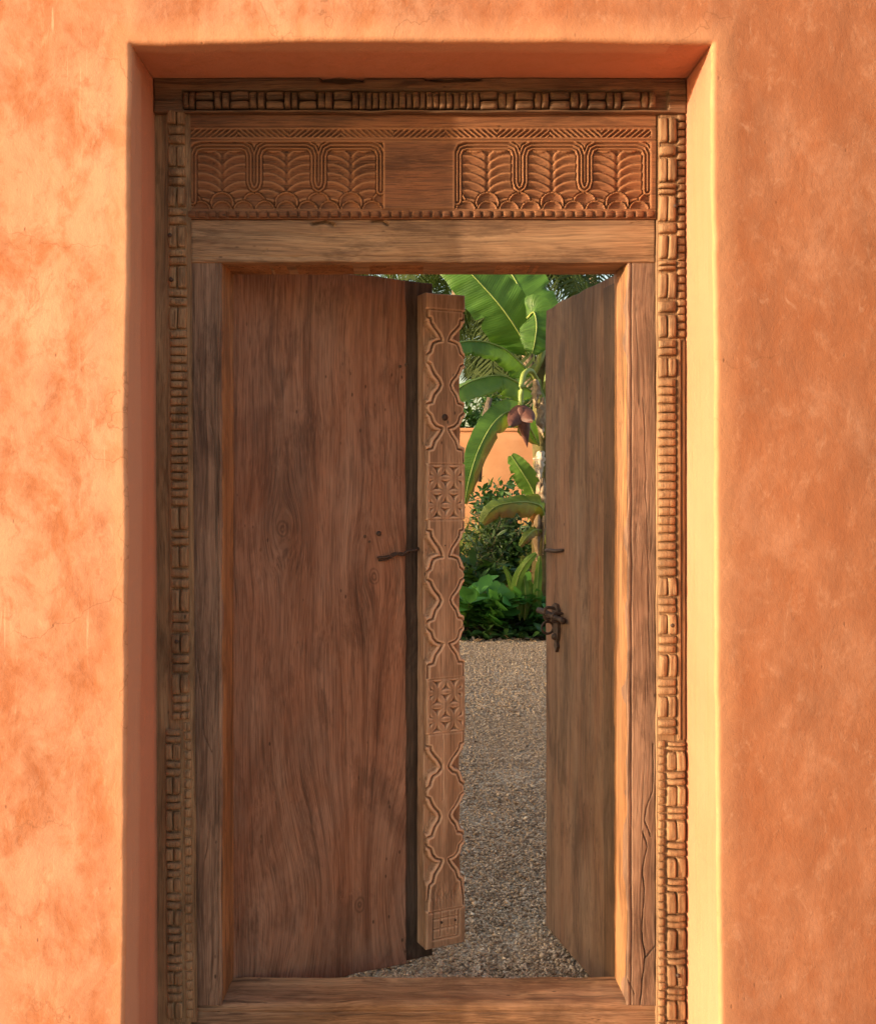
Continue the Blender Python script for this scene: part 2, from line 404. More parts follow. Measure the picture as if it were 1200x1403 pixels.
def leaf_mat(name, c1, c2, vein=None, brown=0.0, trans=.35, scale=8):
    w = NB(name); c = w.coord('World')
    n = w.noise(c, scale, 4, .55)
    col = w.ramp(n, [(.3, c1), (.7, c2)])
    nr = None; rough = .45
    if vein:
        uv = w.n('UVMap').outputs[0]; sx = w.n('SeparateXYZ'); w.l(uv, sx.inputs[0])
        av = w.math('ABSOLUTE', w.math('SUBTRACT', sx.outputs[1], .5))        # 0 at the midrib .. .5 at the edge
        ph = w.math('MULTIPLY_ADD', sx.outputs[0], vein, w.math('MULTIPLY', av, -14))
        s1 = w.math('SINE', ph)
        fold = w.noise(w.map(uv, (16, .8, 1)), 1, 3, .5)
        col = w.mix(w.ramp(fold, [(.4, 0.), (.62, .55)]), col, tuple(min(1, x * 1.7) for x in c2))
        col = w.mix(w.math('MULTIPLY_ADD', s1, .04, .04), col, tuple(min(1, x * 1.6) for x in c2))
        nr = w.bump(w.math('ADD', w.math('MULTIPLY', s1, .04), fold), .6, .03)
        if brown:
            e = w.math('ADD', w.math('MULTIPLY', av, 2), w.math('MULTIPLY_ADD', w.noise(w.map(uv, (9, 3, 1)), 1, 4), 1.1, -.55))
            side = w.math('GREATER_THAN', sx.outputs[1], .5)
            mk = w.math('MULTIPLY', w.ramp(e, [(1 - brown, 0.), (1 - brown * .6, 1.)]), side)
            col = w.mix(mk, col, (.20, .085, .03))
            col = w.mix(w.math('MULTIPLY', w.ramp(e, [(.78 - brown, 0.), (1 - brown, .8), (1.0 - brown * .5, 0.)]), side), col, (.30, .24, .04))
    w.fin(col, rough, nr, .35)
    tr = w.n('BsdfTranslucent'); w.l(w.mix(.5, col, (.16, .30, .02), 'MIX'), tr.inputs[0])
    mx = w.n('MixShader'); mx.inputs[0].default_value = trans
    w.l(w.b.outputs[0], mx.inputs[1]); w.l(tr.outputs[0], mx.inputs[2]); w.l(mx.outputs[0], w.out.inputs[0])
    return w.m
M_banc = leaf_mat('banana_leaf_scorched', (.07, .13, .02), (.13, .17, .03), vein=420, brown=.85)
M_ban = leaf_mat('banana_leaf', (.035, .095, .014), (.065, .15, .022), vein=420)
M_banb = leaf_mat('banana_leaf_browned', (.05, .12, .018), (.08, .17, .025), vein=420, brown=.55)
M_bans = leaf_mat('banana_stem', (.14, .19, .035), (.26, .28, .07), trans=.05)
M_rib = leaf_mat('banana_midrib', (.20, .27, .06), (.30, .36, .10), trans=.1)
M_palm = leaf_mat('palm_leaflet', (.022, .038, .012), (.05, .068, .022), trans=.2); M_palm.node_tree.nodes['Principled BSDF'].inputs['Roughness'].default_value = .7; M_palm.node_tree.nodes['Principled BSDF'].inputs['Specular IOR Level'].default_value = .1
M_shrub = leaf_mat('shrub_leaf', (.022, .065, .017), (.05, .12, .03), trans=.2)
M_broad = leaf_mat('broad_leaf', (.05, .19, .035), (.09, .27, .05), trans=.3)
M_lance = leaf_mat('lance_leaf', (.035, .065, .028), (.07, .115, .045), trans=.2)
M_young = leaf_mat('young_leaf', (.09, .19, .03), (.15, .27, .045), trans=.35)
M_grass = leaf_mat('grass_blade', (.12, .18, .035), (.24, .30, .07), trans=.3)
M_dry = simple('dry_sheath', (.16, .10, .055), (.42, .33, .23), 12, .9, .01)
M_heart = simple('flower_bract', (.075, .032, .026), (.16, .068, .05), 20, .5, .002)

# ------------------------------------------------------------------ the setting
def sheet(name, x0, x1, y0, y1, z, mat):
    me = mesh(name, [(x0, y0, z), (x1, y0, z), (x1, y1, z), (x0, y1, z)], [(0, 1, 2, 3)], mat, False)
    return tag(link(name, me), kind='structure')
sheet('ground', -300, 300, -300, 300, -.012, M_sand)
EDGE = 10.67 - CAMD
def gravel_court():
    n = VN(50); X = np.linspace(-10, 10, 160); Y = np.linspace(.1, EDGE + .12, 120)
    XX, YY = np.meshgrid(X, Y, indexing='ij')
    YY = YY + (YY > EDGE) * fbm(n, XX * 3, YY * 0 + 1) * .1
    ZZ = .0 + .012 * fbm(n, XX * 3, YY * 3)
    I = np.arange(XX.size).reshape(XX.shape)
    f = np.stack([I[:-1, :-1], I[1:, :-1], I[1:, 1:], I[:-1, 1:]], -1).reshape(-1, 4)
    me = mesh('gravel_court', np.stack([XX, YY, ZZ], -1).reshape(-1, 3), f.tolist(), M_gravel)
    tag(link('gravel_court', me), kind='structure')
gravel_court()
def bed():
    n = VN(51); X = np.linspace(-10, 10, 120); Y = np.linspace(EDGE - .05, 13.2, 60)
    XX, YY = np.meshgrid(X, Y, indexing='ij')
    t = np.clip((YY - EDGE + .05) / .5, 0, 1)
    ZZ = -.015 + t * .07 + .06 * fbm(n, XX * 3, YY * 3) * t
    YY = YY + (1 - t) * .12 * fbm(n, XX * 4, YY * 0 + 4)
    I = np.arange(XX.size).reshape(XX.shape)
    f = np.stack([I[:-1, :-1], I[1:, :-1], I[1:, 1:], I[:-1, 1:]], -1).reshape(-1, 4)
    me = mesh('garden_bed', np.stack([XX, YY, ZZ], -1).reshape(-1, 3), f.tolist(), M_soil)
    tag(link('garden_bed', me), kind='structure')
bed()

def gravel():
    oct_v = np.array([(1, 0, 0), (0, 1, 0), (-1, 0, 0), (0, -1, 0), (0, 0, 1), (.35, .3, -.6)], float)
    oct_f = np.array([(0, 1, 4), (1, 2, 4), (2, 3, 4), (3, 0, 4), (0, 3, 5), (3, 2, 5), (2, 1, 5), (1, 0, 5)])
    P = []
    def sc(n, x0, x1, y0, y1, s0, s1):
        P.append(np.stack([rng.uniform(x0, x1, n), rng.uniform(y0, y1, n), rng.uniform(s0, s1, n)], -1))
    sc(34000, -.65, 1.1, .16, 1.7, .0035, .0088)
    sc(300, -.6, 1.1, .16, 2.5, .011, .017)
    sc(28000, -.3, 1.7, 1.7, 4.2, .005, .0095)
    sc(22000, .0, 2.4, 4.2, EDGE + .05, .008, .014)
    P = np.vstack(P); n = len(P)
    A = rng.normal(size=(n, 6, 3)) * .22 + oct_v
    A[:, :, 2] *= rng.uniform(.4, .8, (n, 1))
    th = rng.uniform(0, 6.28, n); c, s = np.cos(th), np.sin(th)
    x = A[:, :, 0] * c[:, None] - A[:, :, 1] * s[:, None]; y = A[:, :, 0] * s[:, None] + A[:, :, 1] * c[:, None]
    ti = rng.normal(0, .5, (n, 1)); z = A[:, :, 2] + x * ti
    V = np.stack([x, y, z], -1) * P[:, 2][:, None, None]
    V[:, :, 0] += P[:, 0][:, None]; V[:, :, 1] += P[:, 1][:, None]
    V[:, :, 2] += (P[:, 2] * .35 + rng.uniform(-.002, .005, n))[:, None]
    Fs = (oct_f[None] + (np.arange(n) * 6)[:, None, None]).reshape(-1, 3)
    me = bpy.data.meshes.new('gravel')
    me.vertices.add(n * 6); me.vertices.foreach_set('co', V.astype(np.float32).ravel())
    me.loops.add(len(Fs) * 3); me.loops.foreach_set('vertex_index', Fs.astype(np.int32).ravel())
    me.polygons.add(len(Fs)); me.polygons.foreach_set('loop_start', np.arange(0, len(Fs) * 3, 3, dtype=np.int32))
    me.update(calc_edges=True); me.materials.append(M_stone)
    o = link('gravel', me)
    tag(o, 'loose beige gravel covering the courtyard behind the door', 'gravel', kind='stuff')
gravel()

# ------------------------------------------------------------------ the clay wall
WF, HW = -.26, 4.0
nE = VN(3)
def edgeL(z): return -.702 - .020 * np.clip((2.7 - z) / 2.6, 0, 1) + .006 * fbm(nE, z * 2.2, z * 0 + .5) + .0016 * fbm(nE, z * 17, z * 0 + 5)
def edgeR(z): return .808 + .020 * np.clip((2.7 - z) / 2.6, 0, 1) + .007 * fbm(nE, z * 2.5, z * 0 + 9.5) + .0022 * fbm(nE, z * 17, z * 0 + 15)
def edgeT(x): return 2.736 + .006 * fbm(nE, x * 3, x * 0 + 20.5) + .0012 * fbm(nE, x * 18, x * 0 + 25) + .004 * np.cos((x - .05) * 2)
nU = VN(12)
def bow(x, z):
    b = np.where(x < -.7, (-.7 - x) * .055, np.where(x > .8, (x - .8) * .095, 0))
    b = np.minimum(b, .12)
    return b + .018 * fbm(nU, x * 1.6 + 4, z * 1.3, 2) + .0028 * fbm(nU, x * 7, z * 6, 3)
def build_wall():
    root = empty('clay_wall', (0, 0, 0))
    tag(root, 'long orange clay plastered wall with a deep recess round the carved doorway', 'wall')
    xl = np.concatenate([np.linspace(-42, -1.5, 40), np.linspace(-1.5, -.76, 50)[1:], -.702 - np.array([.05, .04, .03, .022, .015, .010, .006, .003, .001, 0])])
    xm = np.linspace(-.702, .808, 100)[1:]
    xr = np.concatenate([.808 + np.array([.001, .003, .006, .010, .015, .022, .03, .04, .05]), np.linspace(.87, 1.6, 50), np.linspace(1.6, 9, 12)[1:]])
    X = np.concatenate([xl, xm, xr]); iL = len(xl) - 1; iR = iL + len(xm)
    zl = np.concatenate([np.linspace(0, 2.68, 200), 2.736 - np.array([.04, .02, .01]), [2.736]]); jT = len(zl) - 1
    zu = np.concatenate([2.736 + np.array([.001, .003, .006, .010, .015, .022, .03, .045]), np.linspace(2.80, 3.1, 20), np.linspace(3.1, HW, 8)[1:]])
    Z = np.concatenate([zl, zu])
    XX, ZZ = np.meshgrid(X, Z, indexing='ij')
    wl = np.exp(-np.abs(XX + .702) / .15); wr = np.exp(-np.abs(XX - .808) / .15); wt = np.exp(-np.abs(ZZ - 2.736) / .12)
    PX = XX + wl * (edgeL(np.minimum(ZZ, 2.74)) + .702) + wr * (edgeR(np.minimum(ZZ, 2.74)) - .808)
    PZ = ZZ + wt * (edgeT(np.clip(XX, -.8, .9)) - 2.736)
    d = np.maximum(np.maximum(-.702 - XX, XX - .808), ZZ - 2.736)
    dx = np.maximum(np.maximum(-.702 - XX, XX - .808), 0); dz = np.maximum(ZZ - 2.736, 0)
    d = np.sqrt(dx * dx + dz * dz)
    r = .012; q = np.clip((r - d) / r, 0, 1); rd = r * (1 - np.sqrt(np.clip(1 - q * q, 0, 1)))
    PY = WF + bow(PX, PZ) + rd
    nx, nz = XX.shape; I = np.arange(nx * nz).reshape(nx, nz)
    f = np.stack([I[:-1, :-1], I[1:, :-1], I[1:, 1:], I[:-1, 1:]], -1)
    keep = np.ones(f.shape[:2], bool); keep[iL:iR, :jT] = False
    me = mesh('facade', np.stack([PX, PY, PZ], -1).reshape(-1, 3), f[keep].tolist(), M_facade)
    link('facade', me, root)
    # reveals continue from the same edge vertices
    D = np.array([0, .01, .03, .06, .09, .12, .16, .20, .24, .30])
    def rev(idx, name, back):
        P = np.stack([PX, PY, PZ], -1).reshape(-1, 3)[idx]; V = []
        n = VN(len(idx))
        for k, dd in enumerate(D):
            Q = P.copy(); t = dd / D[-1]
            Q[:, 1] = P[:, 1] * (1 - t) + .05 * t
            Q += (np.array(back(P)) - P) * np.array([t, 0, t]) * 1.0
            V.append(Q)
        V = np.vstack(V); m = len(idx); J = np.arange(len(V)).reshape(len(D), m)
        ff = np.stack([J[:-1, :-1], J[:-1, 1:], J[1:, 1:], J[1:, :-1]], -1).reshape(-1, 4)
        link(name, mesh(name, V, ff.tolist(), M_reveal), root)
    def bl(P): Q = P.copy(); Q[:, 0] = -.700 + .014 * np.clip((2.7 - P[:, 2]) / 2.6, 0, 1) + .002 * fbm(nE, P[:, 2] * 6, P[:, 2] * 0); return Q
    def br(P): Q = P.copy(); Q[:, 0] = .806; return Q
    def bt(P): Q = P.copy(); Q[:, 2] = 2.742; return Q
    rev(I[iL, :jT + 1], 'reveal', bl); rev(I[iR, :jT + 1][::-1], 'reveal', br); rev(I[iL:iR + 1, jT], 'soffit', bt)
    for a in ((-42, -.735, -.16, .15, 0, HW), (.84, 9, -.16, .15, 0, HW), (-.735, .84, -.16, .15, 2.76, HW)):
        link('wall_core', boxmesh('wall_core', *a, M_facade, 0), root)
    cap = boxmesh('coping', -42, 9, -.30, .17, HW, HW + .03, M_facade, 0)
    link('coping', cap, root)
build_wall()

# ------------------------------------------------------------------ the carved door frame
def ridge_noise(seed, a=.0012, fx_=14, fz_=2.2):
    n = VN(seed)
    return lambda X, Z: a * fbm(n, X * fx_, Z * fz_, 4)
def pdist(X, Z, pts):
    """distance to a polyline"""
    D = np.full(X.shape, 9.0)
    for (a, b), (c, d) in zip(pts[:-1], pts[1:]):
        vx, vz = c - a, d - b; L = vx * vx + vz * vz + 1e-12
        t = np.clip(((X - a) * vx + (Z - b) * vz) / L, 0, 1)
        D = np.minimum(D, np.hypot(X - a - t * vx, Z - b - t * vz))
    return D
def crack(pts, w, depth, seed=5):
    P = [(fx(a), fz(b)) for a, b in pts]
    n = VN(seed + int(pts[0][1]))
    def h(X, Z):
        d = pdist(X + .006 * fbm(n, Z * 12, Z * 0, 4), Z, P)
        ww = w * .75 * (1 + .8 * fbm(n, Z * 25, Z * 0 + 6))
        return -depth * np.exp(-(np.abs(d) / np.maximum(ww, .0005)) ** 3)
    return h
frame = empty('door_frame', (0, 0, 0))
tag(frame, 'old carved wooden door frame with frieze and ribbed mouldings set in the clay recess', 'door frame')

# jambs
def jamb(x0, x1, cr, seed, mirror):
    g = ridge_noise(seed, .0022)
    def h(X, Z):
        e = (X - x1) if mirror > 0 else (x0 - X)      # negative away from the inner arris
        q = -.004 * np.exp(-((np.abs(e) - .012) / .0022) ** 2)     # bead line beside the opening
        r = g(X, Z) + q
        for c in cr: r = r + c(X, Z)
        return r
    return relief('jamb', x0, x1, .10, fz(346), 0, .14, .0014, M_jamb, h, frame, .005, .004, seed, .004)
jamb(-.604, fx(304), [crack([(272, 905), (276, 960), (281, 1010), (290, 1030)], .0018, .004), crack([(288, 1110), (285, 1160), (280, 1180)], .002, .004),
                      crack([(275, 565), (285, 560), (292, 590), (294, 600)], .0016, .003)], 21, 1)
jamb(fx(859), fx(899), [crack([(893, 1020), (895, 1085), (886, 1108), (884, 1125), (893, 1145)], .0014, .010),
                        crack([(880, 545), (884, 640), (890, 900)], .0012, .0028),
                        crack([(880, 1140), (886, 1160), (881, 1200), (880, 1290), (884, 1312), (879, 1335), (876, 1382)], .0014, .012),
                        crack([(882, 1315), (898, 1297)], .0016, .006), crack([(853, 1330), (868, 1362)], .0016, .005)], 22, -1)
# inner reveals of the jambs (a separate orange-brown rebate strip)
def inner_strip(sx, x0, x1):
    V = []; n = VN(31 + (sx > 0)); zs = np.linspace(.112, fz(350), 160)
    prof = [(x0, .006), (x0 * .75 + x1 * .25, .012), (x0 * .6 + x1 * .4, .03), (x0 * .3 + x1 * .7, .09), (x1, .150), (x1, .165), (x1 - sx * (-.08), .165)]
    for z in zs:
        for i, (x, y) in enumerate(prof):
            w_ = .002 * float(fbm(n, z * 14, i * 1.3)); V.append((x + w_ * (i < 6), y + (w_ if i < 4 else 0), z))
    m = len(prof); Fs = []
    for i in range(len(zs) - 1):
        for k in range(m - 1):
            q = (i * m + k, i * m + k + 1, (i + 1) * m + k + 1, (i + 1) * m + k)
            Fs.append(q if sx < 0 else q[::-1])
    link('door_stop', mesh('door_stop', V, Fs, M_inner), frame)
inner_strip(-1, fx(304) - .001, -.5045)
inner_strip(1, fx(859) + .001, .6395)
# lintel and its underside
gl = ridge_noise(24, .0022, 2.2, 14)
lc = [crack([(428, 307), (445, 304), (456, 308)], .006, .014), crack([(512, 304), (526, 303), (533, 308)], .005, .012), crack([(360, 355), (420, 352)], .0015, .003),
      crack([(865, 306), (885, 304)], .0015, .003), crack([(357, 350), (367, 340)], .0014, .004)]
def hl(X, Z):
    r = gl(X, Z) - .003 * np.exp(-((Z - fz(352)) / .002) ** 2)
    for c in lc: r = r + c(X, Z)
    return r
relief('lintel', fx(257), fx(897), fz(360), fz(301), -.004, .155, .004, M_lintel, hl, frame, .005, .0025, 24, .003)
link('door_stop', boxmesh('door_stop', fx(300), fx(862), .03, .16, 2.224, 2.30, M_inner, .004), frame)
# threshold
gt = ridge_noise(25, .003, 2.2, 12)
def ht(X, Z): return gt(X, Z) - .004 * np.exp(-((Z - .082) / .003) ** 2) - .010 * np.clip((Z - .098) / .012, 0, 1) ** 2
relief('threshold', -.600, .735, -.01, .11, .005, .150, .004, M_thr, ht, frame, .004, .003, 25, .004)
# outer boards that back the mouldings
for x0, x1, tilt in ((-.712, -.598, 1), (.7255, .812, 0)):
    relief('moulding_board', x0, x1, .02, 2.70, -.006 - .001 * tilt, .15, .006, M_mould, ridge_noise(26 + tilt, .002), frame, .004, .01, 26, .003)

# frieze
def frieze_h():
    g = ridge_noise(27, .0012, 3, 14)
    def serp(x0, x1, dirs):
        # serpentine double band in pixel space
        c = [x0 + (x1 - x0) * k / 3 for k in range(4)]
        pts = [(x0 + 3, 276), (x0 + 3, 212), (x0 + 7, 203), (x0 + 16, 200)]
        for k in (1, 2):
            m = c[k]
            pts += [(m - 16, 200), (m - 8, 204), (m - 4.5, 214), (m - 4.5, 250), (m - 2.5, 256), (m, 258), (m + 2.5, 256), (m + 4.5, 250), (m + 4.5, 214), (m + 8, 204), (m + 16, 200)]
        pts += [(x1 - 16, 200), (x1 - 7, 203), (x1 - 3, 212), (x1 - 3, 262)]
        return pts, c
    def h(X, Z):
        px = X * 480 + 550; py = 674 - (Z - CAMH) * 480
        H = g(X, Z) * 1.0
        mm = .0021
        for (x0, x1) in ((261, 525), (623, 889)):
            pts, c = serp(x0, x1, 1)
            inside = (px > x0) & (px < x1) & (py > 196) & (py < 287)
            d = pdist(px, py, pts)
            w = (x1 - x0) / 3
            k = np.clip(np.floor((px - x0) / w), 0, 2); u = (px - x0 - (k + .5) * w) / (w * .5)     # -1..1
            au = np.abs(u)
            top = 207 + 5 * np.clip(1 - au / .8, 0, 1) * 0 - 6 * np.exp(-(au / .10) ** 2) + 5 * np.exp(-((au - .38) / .2) ** 2) * .6
            rec = np.where(py > top, 1., 0.)
            # hanging feather lobes as lapped shingles
            yy = py - 15 * np.clip(1 - au / .85, 0, 1) ** 2.4 - 3.5 * np.clip(au, 0, 1) ** 2 + 2
            ph = (yy / 11.8) % 1.0
            fea = -5.8 * mm + 4.6 * mm * (1 - ph) ** .8 - 2.2 * mm * np.exp(-((ph - 0) / .10) ** 2)
            fea = fea - 2.5 * mm * np.exp(-(au / .06) ** 2)
            # two rows of scallops
            H2 = fea
            for row, (yc, R, offs) in enumerate(((279, 15.5, .5), (289, 13.5, 0.))):
                sp = w / 2.0 if row == 0 else w / 3.0
                q = ((px - x0) / sp + offs) % 1.0 - .5
                rr = np.hypot(q * sp, (py - yc) * 1.05)
                prof = -1.0 * mm - 3.2 * mm * (1 - np.clip(rr / R, 0, 1)) ** .8 * .8 - (rr / R > .86) * (rr / R <= 1) * -.8 * mm
                prof = np.where((rr / R > .90) & (rr / R <= 1.02), -.2 * mm, prof - 1.5 * mm)
                prof = np.where((rr / R > 1.02) & (rr / R <= 1.10), -6 * mm, prof)
                H2 = np.where((rr < R * 1.10) & (py <= 287), prof, H2)
            G = np.where(rec > 0, H2, -1.2 * mm)
            # serpentine band: three ridges
            band = -4.5 * mm + 4.2 * mm * (.5 + .5 * np.cos(d / 6.0 * 2 * np.pi * 1.25))
            G = np.where(d < 6.0, band, G)
            G = np.where((d >= 6.0) & (d < 7.2), -5.5 * mm, G)
            rd = np.clip((15 - np.hypot(np.clip(x0 + 15 - px, 0, 99), np.clip(196 + 15 - py, 0, 99))), -1, 1) > 0
            H = np.where(inside & rd, H + G, H)
        # slanting chip cuts along the top
        q = (py > 178) & (py < 190) & (px > 262) & (px < 890)
        seg = np.floor((px - 255) / 71.0); s = np.where(seg % 2 == 0, 1, -1)
        tt = ((px + s * (py - 184) * 1.25) / 8.2) % 1.0
        cut = -4.0 * mm * np.clip(np.sin(tt * np.pi), 0, 1) ** 1.6
        edge = np.clip(np.minimum(py - 178, 190 - py) / 2, 0, 1)
        H = np.where(q, H + cut * edge, H)
        for yl in (175, 193): H = H - 1.6 * mm * np.exp(-((py - yl) / .9) ** 2)
        H = H - .012 * np.exp(-((py - 288.2) / 0.9) ** 2) * .25
        return H
    return h
fr = relief('frieze_board', fx(254), fx(898), fz(301.5), fz(158), -.010, .14, .0021, M_frieze, frieze_h(), frame, .003, .0021, 27, .001)

# small carved pieces share a few meshes
def pillow(name, p=3.0, n=8, mat=None, shoulder=0):
    u = np.cos(np.linspace(np.pi, 0, n + 1)) * .5
    U, Vv = np.meshgrid(u, u, indexing='ij')
    H = (np.clip(1 - np.abs(2 * U) ** p, 0, 1) ** .30) * (np.clip(1 - np.abs(2 * Vv) ** (p * .9), 0, 1) ** .34)
    nn = VN(int(p * 10) + n); H = H * (1 + .16 * fbm(nn, U * 3 + 5, Vv * 3 + 2, 3))
    XX = U.copy()
    if shoulder: XX = U * (1 - .30 * np.clip(np.abs(Vv) * 2 - .6, 0, 1) * shoulder)
    I = np.arange(U.size).reshape(U.shape)
    f = np.stack([I[:-1, :-1], I[1:, :-1], I[1:, 1:], I[:-1, 1:]], -1).reshape(-1, 4)
    return mesh(name, np.stack([XX, -H, Vv], -1).reshape(-1, 3), f.tolist(), mat)
PM = {}
for nm, m in (('mould', M_mould), ('corn', M_corn), ('frieze', M_frieze)):
    PM[nm, 'rib'] = [pillow('carved_rib', q, 8, m) for q in (3.0, 3.6, 4.3)]; PM[nm, 'bead'] = [pillow('carved_bead', q, 9, m, f) for q, f in ((5, .6), (6.5, 1), (8, .3), (5.5, 1.1))]
def piece(kind, fam, x0, x1, z0, z1, y, d, parent):
    j = lambda a: random.uniform(-a, a)
    return link('carved_' + kind, random.choice(PM[fam, kind]), parent, ((x0 + x1) / 2 + j(.0008), y, (z0 + z1) / 2 + j(.0008)), (j(.05), j(.05), j(.05)),
                ((x1 - x0) * random.uniform(.96, 1.03), d * random.uniform(.85, 1.15), (z1 - z0) * random.uniform(.88, .99)))
def skew(xa, xb, zz, t): return xa + t * zz, xb + t * zz
def column(parent, xa, xb, spec, y=-.008, d=.020, lean=lambda z: 0, split=True):
    """spec: list of (kind, py0, py1, n) from top to bottom"""
    for kind, p0, p1, n in spec:
        for k in range(n):
            a = p0 + (p1 - p0) * k / n; b = p0 + (p1 - p0) * (k + 1) / n
            z1, z0 = fz(a) - .0004, fz(b) + .0004; L = lean((z0 + z1) / 2)
            x0, x1 = fx(xa) + L, fx(xb) + L
            if kind == 'bead' and split:
                m = (x0 + x1) / 2
                piece('bead', 'mould', x0, m - .0006, z0 + .001, z1 - .001, y, d, parent)
                piece('bead', 'mould', m + .0006, x1, z0 + .001, z1 - .001, y, d, parent)
            else: piece(kind, 'mould', x0, x1, z0, z1, y, d * (1.0 if kind == 'rib' else .95), parent)
leanL = lambda z: .020 * np.clip((2.66 - z) / 2.6, 0, 1)
mL = link('carved_moulding', boxmesh('carved_moulding', fx(228), fx(262), -.014, -.005, fz(1398), fz(152), M_mould, .003), frame)
for v in mL.data.vertices: v.co.x += leanL(v.co.z)
spec = [('bead', 152, 175, 1)]
gs = [(175, 201), (233, 257), (287, 310), (343, 366), (398, 421)]
for i, (a, b) in enumerate(gs):
    spec.append(('rib', a, b, 2)); nb = gs[i + 1][0] if i < 4 else 454; spec.append(('bead', b, nb, 1))
spec += [('rib', 454, 693, 21), ('bead', 693, 727, 1)]
gs = [(727, 747), (778, 805), (838, 865), (895, 920), (950, 973)]
for i, (a, b) in enumerate(gs):
    spec.append(('rib', a, b, 2)); nb = gs[i + 1][0] if i < 4 else 984; spec.append(('bead', b, nb, 1))
column(mL, 232, 256, spec, -.013, .016, leanL)
spec = []; gs = [(997, 1016), (1040, 1061), (1087, 1107), (1137, 1158), (1178, 1199), (1221, 1242), (1266, 1286), (1305, 1327), (1346, 1368)]
for i, (a, b) in enumerate(gs):
    spec.append(('rib', a, b, 2)); spec.append(('bead', b, gs[i + 1][0] if i < 8 else 1394, 1))
column(mL, 222, 243, spec, -.010, .017, leanL)
column(mL, 247, 257, [('rib', 987, 1392, 31)], -.012, .010, leanL)
mR = link('carved_moulding', boxmesh('carved_moulding', fx(900), fx(936), -.014, -.005, fz(1440), fz(158), M_mould, .003), frame)
spec = [('bead', 163, 200, 1), ('rib', 202, 217, 1), ('bead', 218, 253, 1), ('rib', 254, 269, 2), ('bead', 270, 307, 1), ('rib', 307, 322, 1), ('bead', 322, 359, 1),
        ('rib', 359, 373, 2), ('bead', 374, 412, 1), ('rib', 413, 430, 1), ('bead', 431, 466, 1), ('rib', 467, 489, 2), ('bead', 490, 519, 1), ('rib', 519, 789, 23), ('bead', 789, 817, 1)]
gs = [(817, 839), (869, 893), (928, 951), (983, 1005)]
for i, (a, b) in enumerate(gs):
    spec.append(('rib', a, b, 2))
    if i < 3: spec.append(('bead', b, gs[i + 1][0], 1))
column(mR, 899.5, 923, spec, -.013, .018)
column(mR, 925, 936, [('rib', 160, 464, 29)], -.013, .014)
link('moulding_strip', boxmesh('moulding_strip', fx(925), fx(929.5), -.026, -.008, fz(1012), fz(466), M_mould, .003), frame)
link('moulding_strip', boxmesh('moulding_strip', fx(931), fx(936), -.022, -.008, fz(1012), fz(468), M_mould, .003), frame)
spec = []; gs = [(1014, 1026), (1055, 1073), (1103, 1120), (1151, 1170), (1201, 1218), (1249, 1268), (1300, 1317), (1349, 1366), (1394, 1410)]
for i, (a, b) in enumerate(gs):
    spec.append(('rib', a, b, 2)); spec.append(('bead', b, gs[i + 1][0] if i < 8 else 1430, 1))
column(mR, 911, 936, spec, -.013, .018)
column(mR, 899.5, 908, [('rib', 1012, 1430, 38)], -.013, .011)
# cornice
gc = ridge_noise(28, .003, 3, 16)
cc = crack([(444, 114), (470, 117), (498, 114)], .007, .022); cc2 = crack([(582, 113), (610, 116), (655, 114)], .006, .018)
cb = relief('cornice', -.700, .804, fz(159), fz(112), -.030, .16, .004, M_corn,
            lambda X, Z: gc(X, Z) - .018 * np.clip((fz(128) - Z) / .003, 0, 1) * np.clip((Z - fz(156)) / .003, 0, 1) * (X > -.62) * (X < .755) + cc(X, Z) + cc2(X, Z), frame, .004, .0022, 28, .004)
def cpiece(kind, a, b, n=1):
    for k in range(n):
        p0 = a + (b - a) * k / n; p1 = a + (b - a) * (k + 1) / n
        piece(kind, 'corn', fx(p0) + .0004, fx(p1) - .0004, fz(154), fz(130), -.014, .022, cb)
rp = [(253, 270), (296, 317), (344, 365), (391, 410), (436, 457)]
for i, (a, b) in enumerate(rp):
    cpiece('rib', a, b, 2); nb = rp[i + 1][0] if i < 4 else 483
    m = (b + nb) / 2
    for (z0, z1) in ((fz(142), fz(130)), (fz(154), fz(142.6))):
        piece('bead', 'corn', fx(b) + .001, fx(nb) - .001, z0, z1, -.014, .020, cb)
cpiece('rib', 483, 656, 19)
rp = [(681, 703), (730, 750), (779, 802), (828, 848), (875, 895)]
prev = 656
for i, (a, b) in enumerate(rp):
    for (z0, z1) in ((fz(142), fz(130)), (fz(154), fz(142.6))):
        piece('bead', 'corn', fx(prev) + .001, fx(a) - .001, z0, z1, -.014, .020, cb)
    cpiece('rib', a, b, 2); prev = b
# dentils under the frieze
for k in range(46):
    a = 258 + k * (896 - 258) / 46
    o = piece('rib', 'frieze', fx(a + 1), fx(a + 12.2), fz(300), fz(290), -.009, .010, fr); o.name = 'dentil'

# nail holes and pegs
def peg(parent, x, z, y, r, mat, d=.006, name='peg'):
    V = [(0, -d, 0)] + [(math.cos(q) * r, -d * .8, math.sin(q) * r) for q in np.linspace(0, 6.283, 13)[:-1]] + [(math.cos(q) * r * 1.05, .004, math.sin(q) * r * 1.05) for q in np.linspace(0, 6.283, 13)[:-1]]
    Fs = [(0, 1 + k, 1 + (k + 1) % 12) for k in range(12)] + [(1 + k, 13 + k, 13 + (k + 1) % 12, 1 + (k + 1) % 12) for k in range(12)]
    return link(name, mesh(name, V, Fs, mat), parent, (x, y, z))
for px, py in ((235, 326), (236, 386), (240, 877), (921, 286), (917, 855), (925, 1330)):
    peg(frame, fx(px) + (leanL(fz(py)) if px < 400 else 0), fz(py), -.030, .0058, M_iron, .004, 'nail')

